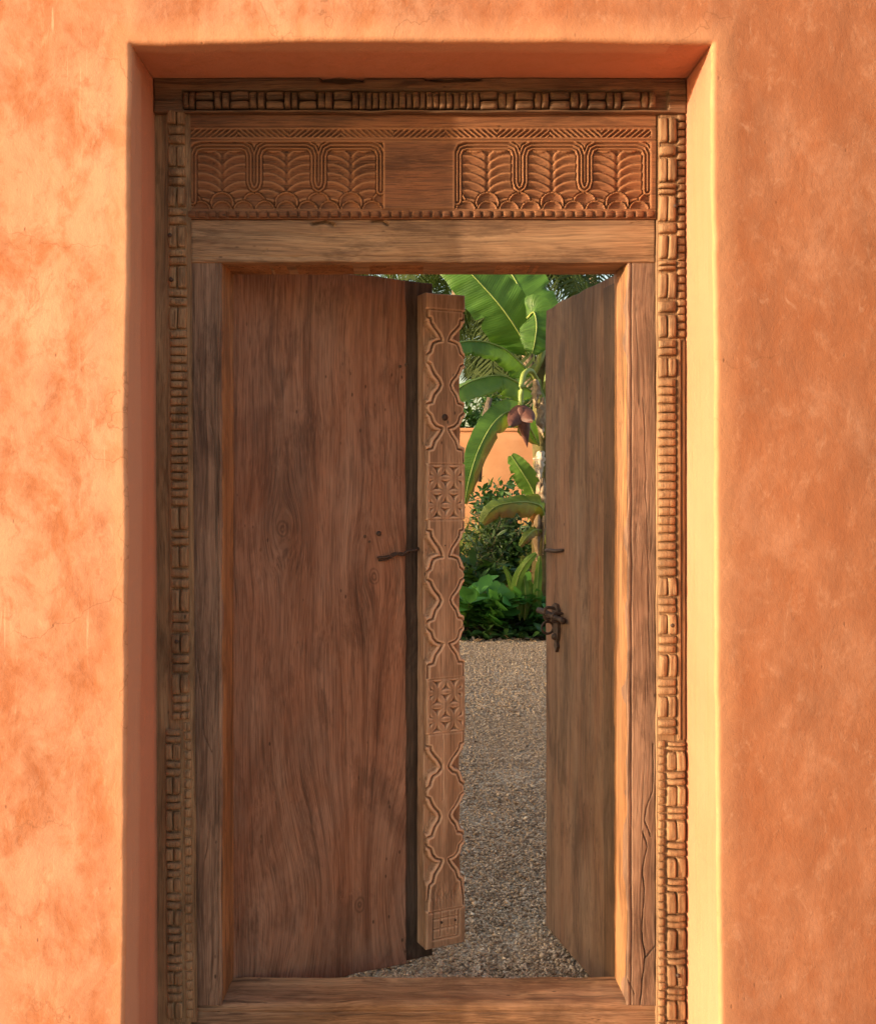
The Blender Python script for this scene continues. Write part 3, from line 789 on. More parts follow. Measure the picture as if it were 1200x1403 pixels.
# ------------------------------------------------------------------ door leaves
HY = 3.07 - CAMD
leafL = empty('door_leaf', (-.515, HY, 0), math.radians(24.4))
tag(leafL, 'left wooden door leaf, barely ajar, with a tall carved post along its meeting edge', 'door', 'wooden double door leaves')
nl = VN(40)
def hleaf(X, Z):
    r = .0030 * fbm(nl, X * 7, Z * 1.6, 4) + .0010 * fbm(nl, X * 60, Z * 6, 2)
    for P, w_, dp in (([(.432, 1.34), (.434, 1.10), (.437, .95), (.433, .86)], .0012, .0022), ([(.52, 1.62), (.575, 1.615)], .0014, .003),
                      ([(.50, .9), (.508, .72)], .0012, .002), ([(.06, .60), (.14, .63), (.25, .60)], .0012, .002), ([(.3, .28), (.44, .31)], .0014, .003)):
        r = r - dp * np.exp(-(pdist(X, Z, P) / w_) ** 2)
    return r
relief('door_panel', 0, .583, .04, 2.262, 0, .045, .0035, M_leafL, hleaf, leafL, .004, .007, 41, .004,
       topf=lambda X: .004 * fbm(nl, X * 8, X * 0) - .006 * (X / .58))
relief('meeting_plank', .578, .685, .042, 2.258, .016, .040, .006, M_back, ridge_noise(43, .002), leafL, .003, .01, 43, .003)

def post_h():
    C = [(423, 22), (433, 22), (434, 17.5), (441, 16.5), (447, 12.5), (455, 6.5), (463, 3.2), (466.5, 3)]
    B = [(467.5, 9), (470, 14.5), (477, 17), (482, 18), (486, 22.5), (491, 24), (495, 23.5), (498, 18.5), (505, 16), (512, 12.5), (519, 7), (526, 4.5), (533, 7), (540, 12), (548, 14.5), (552, 15.5), (554, 22), (559, 23.5), (564, 22), (568, 17.5), (577, 15), (582, 11), (585, 3)]
    A = [(588, 2.5), (596, 6.5), (604, 12), (613, 14.5), (615.5, 15), (617, 22), (635, 22)]
    def shift(L, d, s=1): return [(423 + (p - 423) * s + d, w) for p, w in L]
    prof = []
    prof += [(398, 40), (422, 40), (422.5, 22)] + C + B + A + [(635.5, 40), (712, 40), (712.5, 22)]
    prof += shift(C, 291, 1.17) + [(p - 468 + 766, w) for p, w in B] + [(p - 588 + 884 + (p - 588) * 0, w) for p, w in A] + [(931.5, 40), (1007, 40), (1007.5, 22)]
    prof += [(p - 423 + 1012, w) for p, w in C] + [(p - 468 + 1064, w) for p, w in B] + [(1185, 3), (1193, 7), (1201, 12.5), (1212, 15), (1215, 19), (1232, 21), (1238, 22), (1250, 22), (1251, 40), (1310, 40)]
    PP = np.array([p for p, _ in prof]); WW = np.array([w for _, w in prof])
    n = VN(60); mm = .001
    def h(X, Z):
        u = ((X - .695) / .140 * 54 + .3) / 1.07; py = 400 + (2.21 - Z) / 2.107 * 902
        u = u + 1.2 * fbm(n, py * .02, u * .03)
        w = np.interp(py[0], PP, WW)                    # per column of Z
        # sampled outline
        ps = np.linspace(398, 1304, 2600); ws = np.interp(ps, PP, WW)
        H = np.empty_like(u); au = np.abs(u); pz = py[0]
        for j in range(len(pz)):
            m = np.abs(ps - pz[j]) < 9
            dd = np.sqrt((au[:, j][:, None] - ws[m][None]) ** 2 + ((pz[j] - ps[m])[None]) ** 2).min(1)
            # horizontal ends of the motifs close over the centre line
            sgn = np.where(au[:, j] < w[j], 1, -1)
            H[:, j] = dd * sgn
        sd = H
        R = np.where(sd > 0, -.6 * mm * np.clip(1 - sd / 1.5, 0, 1) ** 2, 0)
        out = -sd
        gr = (sd <= 0)
        R = np.where(gr & (out < 2.8), -13 * mm * np.sin(np.clip(out / 2.8, 0, 1) * np.pi) ** .4 - 2 * mm, R)
        R = np.where(gr & (out >= 2.8) & (out < 6.2), -2 * mm - 2.5 * mm * ((out - 4.5) / 1.7) ** 2, R)
        deep = np.clip((out - 6.2) / 2.2, 0, 1)
        base = np.where(u > 0, 34., 20.) * mm
        R = np.where(gr & (out >= 6.2), -4 * mm - base * deep ** .6, R)
        # chip carved star panels
        for y0, y1 in ((637, 711), (933, 1006)):
            ins = (py > y0) & (py < y1) & (au < 21)
            a = 22.0; cy = (y0 + y1) / 2
            pet = np.full(u.shape, -9.0)
            for th in (0, 60, 120):
                t = math.radians(th); ex, ey = math.cos(t), math.sin(t)
                al = u * ex + (py - cy) * ey; pe = -u * ey + (py - cy) * ex
                row = np.round(pe / (a * .866)); dp = np.abs(pe - row * a * .866)
                tt = (al / a + .5 * (row % 2)) % 1.0
                hw = .145 * a * np.sin(np.pi * tt) ** .8 + .35
                pet = np.maximum(pet, hw - dp)
            chip = np.where(pet > 0, -.8 * mm + .5 * mm * np.clip(pet / 2, 0, 1), -.8 * mm - 15 * mm * np.clip(-pet / 2.4, 0, 1) ** .8)
            R = np.where(ins, chip, R)
            for yl in (y0 - 1, y1 + 1): R = R - 3 * mm * np.exp(-((py - yl) / .9) ** 2)
        for yl in (423, 1252, 1262, 1276, 1290): R = R - (4 * mm) * np.exp(-((py - yl) / .9) ** 2) * (au < (22 if yl in (423, 1252) else 17))
        for xl, a_, b_ in ((-16, 1252, 1290), (-7, 1252, 1287), (3, 1254, 1284), (12, 1254, 1288), (17, 1254, 1290)):
            R = R - 3.5 * mm * np.exp(-((u - xl) / .8) ** 2) * (py > a_) * (py < b_)
        # split that runs down the lower half
        sx_ = -4 + 1.2 * fbm(n, py * .03, py * 0 + 3)
        R = R - 3.5 * mm * np.exp(-((u - sx_) / .6) ** 2) * (py > 1008) * (py < 1100)
        # worn, rotted foot
        wn = np.clip(1 - np.abs(py - 1232) / 22, 0, 1); R = R - wn * 9 * mm * np.clip(fbm(n, u * .25, py * .05, 4) + .25, 0, 1)
        return R + .9 * mm * fbm(n, u * .12, py * .015, 4)
    return h
post = relief('carved_post', .625, .765, .103, 2.21, -.064, .068, .0016, M_post, post_h(), leafL, .005, .0018, 61, .003)
peg(post, .694 - .004, 2.21 - (571 - 400) / 902 * 2.107, -.062, .011, M_iron, .004, 'peg')
peg(post, .694 - .002, 2.21 - (1093 - 400) / 902 * 2.107, -.061, .008, M_back, .002, 'peg')
for u in (-6, 13): peg(post, .694 + u / 54 * .138, 2.21 - (1268 - 400) / 902 * 2.107, -.062, .004, M_iron, .003, 'nail')
peg(post, .694 - .002, 2.21 - (748 - 400) / 902 * 2.107, -.062, .0025, M_iron, .003, 'nail')
# iron hook lashed across the panel edge
def LP(px, py, prot=0):                         # leaf-local point from a place on the left leaf
    c, s = math.cos(math.radians(24.4)), math.sin(math.radians(24.4)); k = (px - 550) / F
    L = (k * (3.07) + .515) / (c - k * s)
    return (L, -prot, CAMH - (py - 674) * (3.07 + L * s) / F)
hook = link('wire_pull', tube('wire_pull', spline([LP(516, 764, .004), LP(528, 763, .010), LP(540, 758, .012), LP(547, 760, .016), LP(556, 755, .014), LP(566, 753, .02), LP(574, 751, .0)], 30),
                              [.003 + .0022 * abs(math.sin(i * .9)) for i in range(31)], M_iron), leafL)
link('wire_pull', tube('wire_pull', spline([LP(518, 768, .003), LP(530, 766, .008), LP(545, 757, .018), LP(553, 761, .012), LP(560, 757, .006)], 20), .0026, M_iron), leafL)
p_ = LP(519, 731); peg(leafL, p_[0], p_[2], -.001, .008, M_iron, .003, 'peg')
for q in ((500, 735, .005), (506, 742, .004), (557, 500, .006), (548, 502, .005)):
    p_ = LP(*q[:2]); peg(leafL, p_[0], p_[2], -.001, q[2], M_back, .001, 'knot')

aR = math.radians(-77.5); leafR = empty('door_leaf', (.6440, HY, 0), aR)
tag(leafR, 'right wooden door leaf, swung wide open inward, with an iron latch on its face', 'door', 'wooden double door leaves')
nr_ = VN(44); LW = .597
def hR(X, Z):
    r = .0035 * fbm(nr_, X * 7, Z * 1.6, 4) + .001 * fbm(nr_, X * 60, Z * 6, 2)
    for P, w_, dp in (([(-.02, 1.40), (-.10, 1.22), (-.08, 1.05), (-.05, .98)], .002, .005), ([(-.16, 1.1), (-.05, .80)], .0015, .004), ([(-.07, 2.0), (-.065, 1.7)], .002, .003)):
        r = r - dp * np.exp(-(pdist(X, Z, P) / w_) ** 2)
    return r
relief('door_panel', -LW, 0, .02, 2.225, 0, .045, .004, M_leafR, hR, leafR, .005, .008, 45, .006, topf=lambda X: -.02 * np.clip(-X / LW - .75, 0, 1) + .004 * fbm(nr_, X * 9, X * 0))
relief('edge_batten', -.085, -.001, .03, 2.20, -.004, .004, .006, M_back, ridge_noise(46, .002), leafR, .002, .01, 46, .004)
def RP(px, py, prot=0):
    k = (px - 550) / F; L = (.644 - k * 3.07) / (k * .976 + .2164)
    z = CAMH - (py - 674) * (3.07 + .976 * L) / F
    return (-L, -prot, z)
latch = empty('latch', RP(764, 858), 0, leafR); latch.scale = (.8, .8, .8)
def strap():
    pts = [(-.045, .085), (-.02, .098), (.010, .095), (.03, .07), (.022, .03), (.030, -.01), (.022, -.05), (.012, -.065), (.02, -.085), (0, -.112), (-.02, -.085), (-.012, -.065), (-.024, -.05), (-.03, -.01), (-.022, .03), (-.035, .05)]
    n = len(pts); V = [(x, -.012, z) for x, z in pts] + [(x, .002, z) for x, z in pts]
    Fs = [tuple(range(n))] + [(k, n + k, n + (k + 1) % n, (k + 1) % n) for k in range(n)]
    return mesh('latch_plate', V, Fs, M_iron, False)
link('latch_plate', strap(), latch)
link('latch_bolt', tube('latch_bolt', [(-.085, -.058, .062), (-.05, -.045, .058), (.02, -.030, .045), (.09, -.022, .040), (.115, -.02, .036), (.118, -.02, .036)], [.013, .014, .012, .010, .014, .002], M_iron, 10), latch)
link('latch_staple', tube('latch_staple', spline([(.055, .002, .06), (.055, -.04, .062), (.055, -.045, .03), (.055, .002, .026)], 14), .006, M_iron), latch)
link('latch_staple', tube('latch_staple', spline([(-.01, .002, .075), (-.01, -.05, .078), (-.01, -.055, .035), (-.01, .002, .030)], 14), .007, M_iron), latch)
ring = [(-.035 + .0 * math.cos(a), -.034 + .026 * math.cos(a), -.010 + .026 * math.sin(a)) for a in np.linspace(0, 2 * math.pi * .97, 22)]
link('latch_ring', tube('latch_ring', ring, .0055, M_iron), latch)
link('latch_knob', tube('latch_knob', [(0, 0, -.045), (0, -.016, -.045), (0, -.026, -.045), (0, -.03, -.045)], [.016, .016, .011, .002], M_iron, 10), latch)
link('iron_spike', tube('iron_spike', [RP(752, 754, .012), RP(756, 754, .012), RP(764, 755, .010), RP(771, 754, .006), RP(772, 754, .0)], [.006, .007, .006, .005, .004], M_iron), leafR)

# ------------------------------------------------------------------ the garden
def banana_leaf(parent, pts, width, nrm, mat, name='leaf', fold=.35, seed=0, tears=6, wtip=.0, ribr=.012, flip=False):
    n = 44; C = spline(pts, n); rs = np.random.default_rng(seed + 100); m = 6
    N0 = Vector(nrm).normalized(); V = []; UV = []; 
    tear_t = sorted(rs.uniform(.1, .95, tears)); tear_s = rs.choice([-1, 1], tears)
    nz = VN(seed)
    for i in range(n + 1):
        t = i / n; p = Vector(C[i]); tan = Vector(C[min(i + 1, n)] - C[max(i - 1, 0)]).normalized()
        side = tan.cross(N0).normalized(); up = side.cross(tan).normalized()
        wd = width * .5 * (min(1, (t / .10)) ** .6) * (max(1e-3, 1 - ((t - .35) / .68) ** 2 if t > .35 else 1) ** .55)
        for s in range(-m, m + 1):
            q = s / m
            rip = .015 * math.sin(t * 60 + abs(q) * 3) * abs(q) * width + .10 * width * float(nz(t * 6, q * 1.5 + 3)) * abs(q)
            ww = wd * (1 + .05 * float(nz(t * 30, np.sign(q) * 4 + 9)))
            pull = 0
            for tt, ss in zip(tear_t, tear_s):
                if q * ss > 0: pull += .6 * math.exp(-((t - tt) * 70) ** 2) * max(0, abs(q) - .35)
            v = p + side * (q * ww * (1 - pull) * math.cos(fold * abs(q))) - up * (abs(q) * ww * math.sin(fold) * .6) + up * rip + tan * (abs(q) * wd * .25)
            V.append(v); UV.append((t, .5 + q * .5 * (-1 if flip else 1)))
    k = 2 * m + 1; Fs = []
    for i in range(n):
        for s in range(2 * m): Fs.append((i * k + s, i * k + s + 1, (i + 1) * k + s + 1, (i + 1) * k + s))
    lf = link(name, mesh(name, V, Fs, mat, True, UV), parent)
    R = [ribr * (1 - .75 * i / n) for i in range(n + 1)]
    off = N0 * ribr * .3
    link('midrib', tube('midrib', [Vector(c) + off for c in C], R, M_rib, 6), lf)
    return lf

ban = empty('banana_plant', at(738, 882, 8.3))
ban.location.z = .02
tag(ban, 'tall banana plant with broad sunlit leaves and a hanging purple flower behind the doorway', 'plant')
B0 = Vector(ban.location)
def G(px, py, Y): return at(px, py, Y) - B0
YB = 8.3
stem = spline([G(742, 890, YB), G(741, 780, YB), G(741, 660, YB), G(740, 580, YB), G(742, 500, YB), G(745, 440, YB)], 30)
M_trunk = simple('banana_trunk', (.075, .055, .025), (.17, .15, .055), 9, .8, .01)
link('pseudostem', tube('pseudostem', stem, [.115 - .055 * i / 30 + .006 * math.sin(i * 1.7) for i in range(31)], M_trunk, 12), ban)
for (a, b, y, r) in (((743, 480), (728, 520), 8.2, .045), ((748, 600), (738, 520), 8.2, .05), ((742, 560), (752, 470), 8.22, .04)):
    link('leaf_sheath', tube('leaf_sheath', spline([G(*a, y), G((a[0] + b[0]) / 2 + 2, (a[1] + b[1]) / 2, y - .05), G(*b, y)], 10), [r * (1 - .06 * i) for i in range(11)], M_bans, 8), ban)
# hanging dead sheaths
def flap(pts, w, mat, seed, name='dry_sheath'):
    C = spline(pts, 16); rs = np.random.default_rng(seed); V = []
    for i, c in enumerate(C):
        ww = w * math.sin(math.pi * min(1, .15 + i / 17)) * (1 + .3 * rs.uniform(-1, 1))
        for s in (-1, -.5, 0, .5, 1): V.append(Vector(c) + Vector((s * ww, -.06 * (1 - s * s) + .03 * rs.uniform(-1, 1), 0)))
    Fs = [(i * 5 + s, i * 5 + s + 1, (i + 1) * 5 + s + 1, (i + 1) * 5 + s) for i in range(16) for s in range(4)]
    return link(name, mesh(name, V, Fs, mat), ban)
M_pale = simple('pale_dry_sheath', (.42, .33, .24), (.62, .54, .45), 12, .9, .01)
flap([G(741, 618, 8.1), G(739, 632, 8.08), G(738, 648, 8.08), G(740, 664, 8.12)], .065, M_pale, 1)
flap([G(733, 515, 8.1), G(735, 535, 8.05), G(733, 550, 8.05), G(738, 568, 8.1)], .05, M_dry, 2)
flap([G(743, 545, 8.05), G(741, 580, 8.0), G(744, 600, 8.0)], .05, M_dry, 3)
flap([G(739, 660, 8.1), G(737, 700, 8.1), G(735, 750, 8.1), G(738, 790, 8.1)], .05, M_dry, 4)
flap([G(742, 655, 8.08), G(745, 700, 8.08), G(743, 760, 8.1)], .05, M_dry, 5)
V3 = Vector
banana_leaf(ban, [G(722, 488, 8.2), G(714, 462, 8.1), G(692, 428, 7.95), G(665, 396, 7.9), G(630, 362, 7.95), G(590, 340, 8.2)], .62, (-.25, -1, .35), M_ban, seed=1, fold=.25, tears=3)
banana_leaf(ban, [G(733, 470, 8.5), G(727, 438, 8.6), G(716, 405, 8.7), G(700, 375, 8.8), G(672, 345, 8.9), G(640, 335, 9.1)], .72, (-.15, -1, .2), M_ban, seed=2, fold=.25)
banana_leaf(ban, [G(722, 436, 7.95), G(731, 428, 7.85), G(735, 445, 7.8), G(733, 465, 7.8), G(729, 484, 7.85)], .42, (-.15, -1, .1), M_ban, seed=3, fold=.5, tears=0)
banana_leaf(ban, [G(728, 515, 8.25), G(712, 497, 8.15), G(690, 478, 8.0), G(660, 468, 7.8), G(628, 470, 7.6), G(592, 486, 7.5)], .50, (.1, -.75, .7), M_ban, seed=4, fold=.9)
banana_leaf(ban, [G(733, 540, 8.2), G(712, 526, 8.1), G(688, 515, 8.0), G(660, 518, 7.8), G(632, 530, 7.6), G(606, 556, 7.5)], .55, (-.15, -.7, .75), M_young, seed=5, fold=.9)
banana_leaf(ban, [G(738, 610, 8.2), G(718, 575, 8.0), G(698, 564, 7.8), G(676, 580, 7.6), G(656, 615, 7.5), G(643, 655, 7.45), G(636, 690, 7.5)], .31, (.3, -1, .25), M_banb, seed=6, fold=.45, flip=True)
banana_leaf(ban, [G(748, 745, 8.2), G(744, 700, 8.0), G(728, 689, 7.9), G(700, 689, 7.75), G(676, 696, 7.7), G(660, 716, 7.7)], .40, (0, -.9, .5), M_banc, seed=7, fold=.8, flip=True)
banana_leaf(ban, [G(745, 728, 8.1), G(733, 726, 8.0), G(722, 735, 7.9), G(712, 748, 7.9)], .16, (0, -1, .5), M_banc, seed=17, fold=.7, flip=True)
banana_leaf(ban, [G(738, 695, 8.2), G(728, 668, 8.1), G(714, 645, 8.0), G(700, 624, 8.0)], .26, (-.2, -1, .1), M_young, seed=8, fold=.3)
banana_leaf(ban, [G(748, 560, 8.4), G(775, 530, 8.5), G(810, 520, 8.7), G(850, 545, 8.8)], .5, (.1, -.8, .6), M_ban, seed=10, fold=.6)
banana_leaf(ban, [G(728, 470, 8.6), G(722, 430, 8.8), G(717, 405, 9.0), G(714, 380, 9.2)], .14, (0, -1, 0), M_young, seed=11, fold=.2, tears=0)
# flower
st = spline([G(735, 520, 8.1), G(727, 508, 7.9), G(718, 512, 7.8), G(714, 530, 7.75), G(713, 560, 7.75)], 20)
link('flower_stalk', tube('flower_stalk', st, .028, M_rib, 8), ban)
def bud():
    c = G(713, 560, 7.75); V = []; n = 16; m = 14
    for i in range(n + 1):
        t = i / n; r = .078 * math.sin(math.pi * min(1, .10 + .90 * t) ** .62) ** .9 * (1 - .15 * t)
        for k in range(m):
            a = 2 * math.pi * k / m
            rr = r * (1 + .06 * math.sin(a * 3 + t * 3))
            V.append(c + Vector((rr * math.cos(a) + .07 * t, rr * math.sin(a), .01 - .42 * t)))
    Fs = [(i * m + k, i * m + (k + 1) % m, (i + 1) * m + (k + 1) % m, (i + 1) * m + k) for i in range(n) for k in range(m)]
    fb = link('flower_bud', mesh('flower_bud', V, Fs, M_heart), ban)
    for bi, (sx, sy, tip) in enumerate(((-1, -.5, (-.10, -.12, -.17)), (.6, -1, (.09, -.13, -.13)))):
        V = []; w_ = 7; tip = Vector(tip); ax = tip.normalized()
        sd = ax.cross(Vector((0, -1, .2))).normalized(); up = sd.cross(ax)
        for i in range(11):
            t = i / 10; wd = .085 * math.sin(math.pi * (.18 + .80 * t)) ** .8
            for k in range(w_):
                q = k / (w_ - 1) * 2 - 1
                V.append(c + tip * (t * 1.25) + Vector((0, 0, .012)) + sd * (q * wd) + up * (-.035 * (1 - q * q) * (1 if up.y > 0 else -1) - .02 * math.sin(t * 3)))
        Fs = [(i * w_ + k, i * w_ + k + 1, (i + 1) * w_ + k + 1, (i + 1) * w_ + k) for i in range(10) for k in range(w_ - 1)]
        link('bract', mesh('bract', V, Fs, M_heart), fb)
bud()

# banana sucker with narrow blades
def sucker(px, py, Y, label, blades):
    r = empty('banana_sucker', at(px, py, Y)); b = Vector(r.location); tag(r, label, 'plant')
    for i, (pts, w_) in enumerate(blades):
        banana_leaf(r, [at(a, c, d) - b for a, c, d in pts], w_, (-.2, -1, .2), M_young, seed=20 + i + int(px), fold=.35, tears=1, ribr=.006)
sucker(716, 862, 8.05, 'young banana shoot with narrow yellow-green blades right of the low hedge of leaves',
       [([(712, 850, 8.05), (706, 815, 8.0), (710, 790, 7.95), (722, 770, 7.9), (734, 758, 7.9)], .12), ([(718, 850, 8.05), (720, 820, 8), (718, 796, 8), (712, 780, 8)], .09),
        ([(736, 850, 8.05), (735, 820, 8), (737, 790, 8), (739, 762, 8)], .10), ([(722, 850, 8.1), (726, 825, 8.05), (727, 805, 8.05), (724, 795, 8.)], .08),
        ([(708, 840, 8.1), (702, 815, 8.05), (699, 796, 8.0), (690, 775, 7.95)], .08)])

# generic leaf clouds ----------------------------------------------------
def leaf_shape(L, Wd, seg=3, fold=.25, bend=.2):
    V = []; 
    for i in range(seg + 1):
        t = i / seg; w_ = Wd * .5 * math.sin(math.pi * (t * .92 + .04)) ** .8; z = -bend * L * t * t
        V += [(L * t, -w_, z + fold * w_), (L * t, 0, z), (L * t, w_, z + fold * w_)]
    Fs = []
    for i in range(seg):
        a = i * 3; Fs += [(a, a + 1, a + 4, a + 3), (a + 1, a + 2, a + 5, a + 4)]
    return np.array(V), np.array(Fs)
def cloud(name, P, D, size, mat, parent=None, shape=None, seed=0, loc=(0, 0, 0)):
    """leaves at P pointing along D (any length), size per leaf"""
    V0, F0 = shape; rs = np.random.default_rng(seed); n = len(P)
    D = D / (np.linalg.norm(D, axis=1, keepdims=True) + 1e-9)
    R = rs.normal(size=(n, 3)) * .5 + np.array([0, -.15, 1.0])
    Y = np.cross(R, D); Y /= (np.linalg.norm(Y, axis=1, keepdims=True) + 1e-9); Z = np.cross(D, Y)
    V = V0[None, :, 0, None] * D[:, None] + V0[None, :, 1, None] * Y[:, None] + V0[None, :, 2, None] * Z[:, None]
    V = V * size[:, None, None] + P[:, None]
    Fs = (F0[None] + (np.arange(n) * len(V0))[:, None, None]).reshape(-1, 4)
    me = bpy.data.meshes.new(name); V = V.reshape(-1, 3)
    me.vertices.add(len(V)); me.vertices.foreach_set('co', V.astype(np.float32).ravel())
    me.loops.add(len(Fs) * 4); me.loops.foreach_set('vertex_index', Fs.astype(np.int32).ravel())
    me.polygons.add(len(Fs)); me.polygons.foreach_set('loop_start', np.arange(0, len(Fs) * 4, 4, dtype=np.int32))
    me.update(calc_edges=True); me.materials.append(mat)
    return link(name, me, parent, loc)

def shrub(name, px, Y, h, rad, n, leafL_, leafW, mat, label, cat, seed, stems=9, up=.5, fold=.25, group=None):
    rs = np.random.default_rng(seed); x = at(px, 700, Y).x
    r = empty(name, (x, Y, .03)); tag(r, label, cat, group)
    P = []; D = []; SV = []; SF = []
    for s in range(stems):
        a = rs.uniform(0, 6.28); q = rs.uniform(.3, 1) * rad; hh = h * rs.uniform(.6, 1.0)
        tip = np.array([math.cos(a) * q, math.sin(a) * q, hh]); mid = np.array([tip[0] * .3, tip[1] * .3, hh * .55])
        C = spline([(0, 0, 0), mid, tip], 10)
        b = len(SV)
        me_t = [(Vector(c)) for c in C]
        for i, p in enumerate(me_t):
            rr = .008 * (1 - i / 12)
            for k in range(4): SV.append(p + Vector((rr * math.cos(k * 1.57), rr * math.sin(k * 1.57), 0)))
        for i in range(10):
            for k in range(4): SF.append((b + i * 4 + k, b + i * 4 + (k + 1) % 4, b + (i + 1) * 4 + (k + 1) % 4, b + (i + 1) * 4 + k))
        m = n // stems
        for k in range(m):
            t = rs.uniform(.25, 1.0); i = min(9, int(t * 10)); p = C[i] + (C[i + 1] - C[i]) * rs.random()
            d = rs.normal(size=3); d[2] = abs(d[2]) * .5 + up; P.append(p + rs.normal(size=3) * .03 * h); D.append(d)
    link('stem', mesh('stem', SV, SF, M_bark), r)
    P = np.array(P); P[:, 2] = np.maximum(P[:, 2], .03)
    cloud('foliage', P, np.array(D), rs.uniform(.7, 1.25, len(P)), mat, r, leaf_shape(leafL_, leafW, 3, fold), seed)
    return r
shrub('leafy_shrub', 662, 9.9, 1.62, .55, 900, .14, .035, M_lance, 'dark shrub with narrow leaves below the browned banana leaf', 'shrub', 1, 12, .3)
shrub('leafy_shrub', 700, 10.4, 1.85, .60, 1100, .11, .06, M_shrub, 'small rounded-leaf shrub standing against the garden wall', 'shrub', 2, 9, .7)
shrub('leafy_shrub', 640, 9.0, 1.0, .5, 500, .17, .03, M_lance, 'low dark strappy shrub beside the carved post', 'shrub', 3, 12, .4)
shrub('broadleaf_plant', 672, 8.02, .42, .26, 110, .20, .16, M_broad, 'bright green broadleaf plant in front of the bed, just over the gravel', 'plant', 4, 8, .35, .15)
shrub('broadleaf_plant', 700, 8.35, .55, .32, 120, .19, .14, M_broad, 'mid-green broadleaf plant, second back from the gravel edge', 'plant', 5, 9, .3, .15)
shrub('broadleaf_plant', 640, 8.15, .50, .32, 120, .19, .14, M_broad, 'broadleaf plant half hidden by the carved post at the gravel edge', 'plant', 6, 9, .3, .15)
shrub('broadleaf_plant', 735, 8.12, .45, .30, 120, .14, .09, M_broad, 'broadleaf plant at the foot of the banana stem', 'plant', 7, 9, .3, .15)
shrub('broadleaf_plant', 668, 8.75, .75, .4, 200, .20, .09, M_shrub, 'dark broadleaf plant behind the bright one at the gravel edge', 'plant', 8, 10, .3, .15)
shrub('leafy_shrub', 790, 9.4, 1.3, .6, 500, .13, .05, M_shrub, 'green shrub hidden beyond the open right leaf', 'shrub', 9, 12, .3)
shrub('leafy_shrub', 570, 9.2, 1.3, .6, 500, .13, .05, M_shrub, 'green shrub hidden behind the left leaf', 'shrub', 10, 12, .3)
# low ground cover through the bed
rs = np.random.default_rng(3)
n = 5200; P = np.stack([rs.uniform(-2.5, 4.2, n), 0 * rs.random(n), rs.uniform(.03, .34, n)], -1)
P[:, 1] = EDGE + .10 + rs.random(n) ** 1.3 * 2.6; P[:, 2] *= np.clip((P[:, 1] - EDGE) / .5, .25, 1)
D = rs.normal(size=(n, 3)); D[:, 2] = np.abs(D[:, 2]) * .4 + .25; D[:, 1] -= .2
g_ = cloud('ground_cover', P, D, rs.uniform(.5, 1.3, n), M_shrub, None, leaf_shape(.13, .075, 3, .2), 4)
tag(g_, 'low dark green ground cover filling the bed behind the gravel', 'ground cover', kind='stuff')
n = 700; P = np.stack([rs.uniform(-2, 3.6, n), EDGE + rs.uniform(-.06, .16, n), rs.uniform(.005, .03, n)], -1)
D = rs.normal(size=(n, 3)); D[:, 2] *= .2
l_ = cloud('leaf_litter', P, D, rs.uniform(.4, 1., n), M_dry, None, leaf_shape(.09, .035, 2, .2), 5)
tag(l_, 'brown dead leaves lying along the edge of the gravel', 'leaf litter', kind='stuff')
# tall pale grass in sun behind the shrubs
n = 5000; P = np.stack([rs.uniform(.6, 2.6, n), rs.uniform(11.0, 12.4, n), np.full(n, .9)], -1)
n2 = 5200; xs = rs.uniform(.2, 3., n2); P = np.stack([xs, rs.uniform(10.6, 12.0, n2), rs.uniform(.05, .95, n2)], -1)
D = rs.normal(size=(n2, 3)) * .5; D[:, 2] = rs.uniform(.3, 1.2, n2)
g2 = cloud('grass', P, D, rs.uniform(.6, 1.3, n2), M_grass, None, leaf_shape(.34, .012, 3, .1, .5), 6)
tag(g2, 'tall pale grass growing between the shrubs and the garden wall', 'grass', kind='stuff')

# garden wall
gw = empty('garden_wall', (0, 12.3, 0)); tag(gw, 'sunlit orange plastered garden wall behind the banana plant', 'wall')
gz = at(600, 591, 12.3).z
relief('wall_face', -14, 14, -.05, gz, 0, .3, .15, M_garden, ridge_noise(70, .03, 1, 1), gw, .02, .15, 70, .01)
link('coping', boxmesh('coping', -14, 14, -.03, .33, gz - .0, gz + .05, M_garden, .01), gw)

# palms ------------------------------------------------------------------
def frond_mesh(L=3.4, droop=1.0, seed=0, n=46):
    rs = np.random.default_rng(seed); C = spline([(0, 0, 0), (L * .3, 0, L * .16), (L * .65, 0, L * .06 - droop * .25), (L * .92, 0, -L * .12 - droop * .7), (L, 0, -L * .2 - droop)], n)
    V = []; Fs = []
    for i in range(n + 1):
        r = .03 * (1 - .8 * i / n)
        for k in range(4):
            V.append((C[i][0], C[i][1] + r * math.cos(k * 1.57), C[i][2] + r * math.sin(k * 1.57)))
    for i in range(n):
        for k in range(4): Fs.append((i * 4 + k, i * 4 + (k + 1) % 4, (i + 1) * 4 + (k + 1) % 4, (i + 1) * 4 + k))
    for i in range(5, n + 1):
        t = i / n; ln = .95 * math.sin(math.pi * (.12 + .80 * t)) ** .7
        T = C[min(i + 1, n)] - C[i - 1]; T /= np.linalg.norm(T)
        for s in (-1, 1):
            for sub in (0, .5):
                p = C[i] - T * sub * L / n; a = rs.uniform(.45, .75)
                d = np.array([T[0] * a, s * 1.0, T[2] * a]); d /= np.linalg.norm(d)
                l = ln * rs.uniform(.8, 1.1); w_ = .022
                p1 = p + d * l * .5 + np.array([0, 0, -.10 * l]); p2 = p + d * l * .85 + np.array([0, 0, -.55 * l * rs.uniform(.7, 1.2)])
                wv = T * w_; b = len(V)
                V += [p - wv, p + wv, p1 + wv, p1 - wv, p2]
                Fs += [(b, b + 1, b + 2, b + 3), (b + 3, b + 2, b + 4)]
    return mesh('frond', V, Fs, M_palm, False)
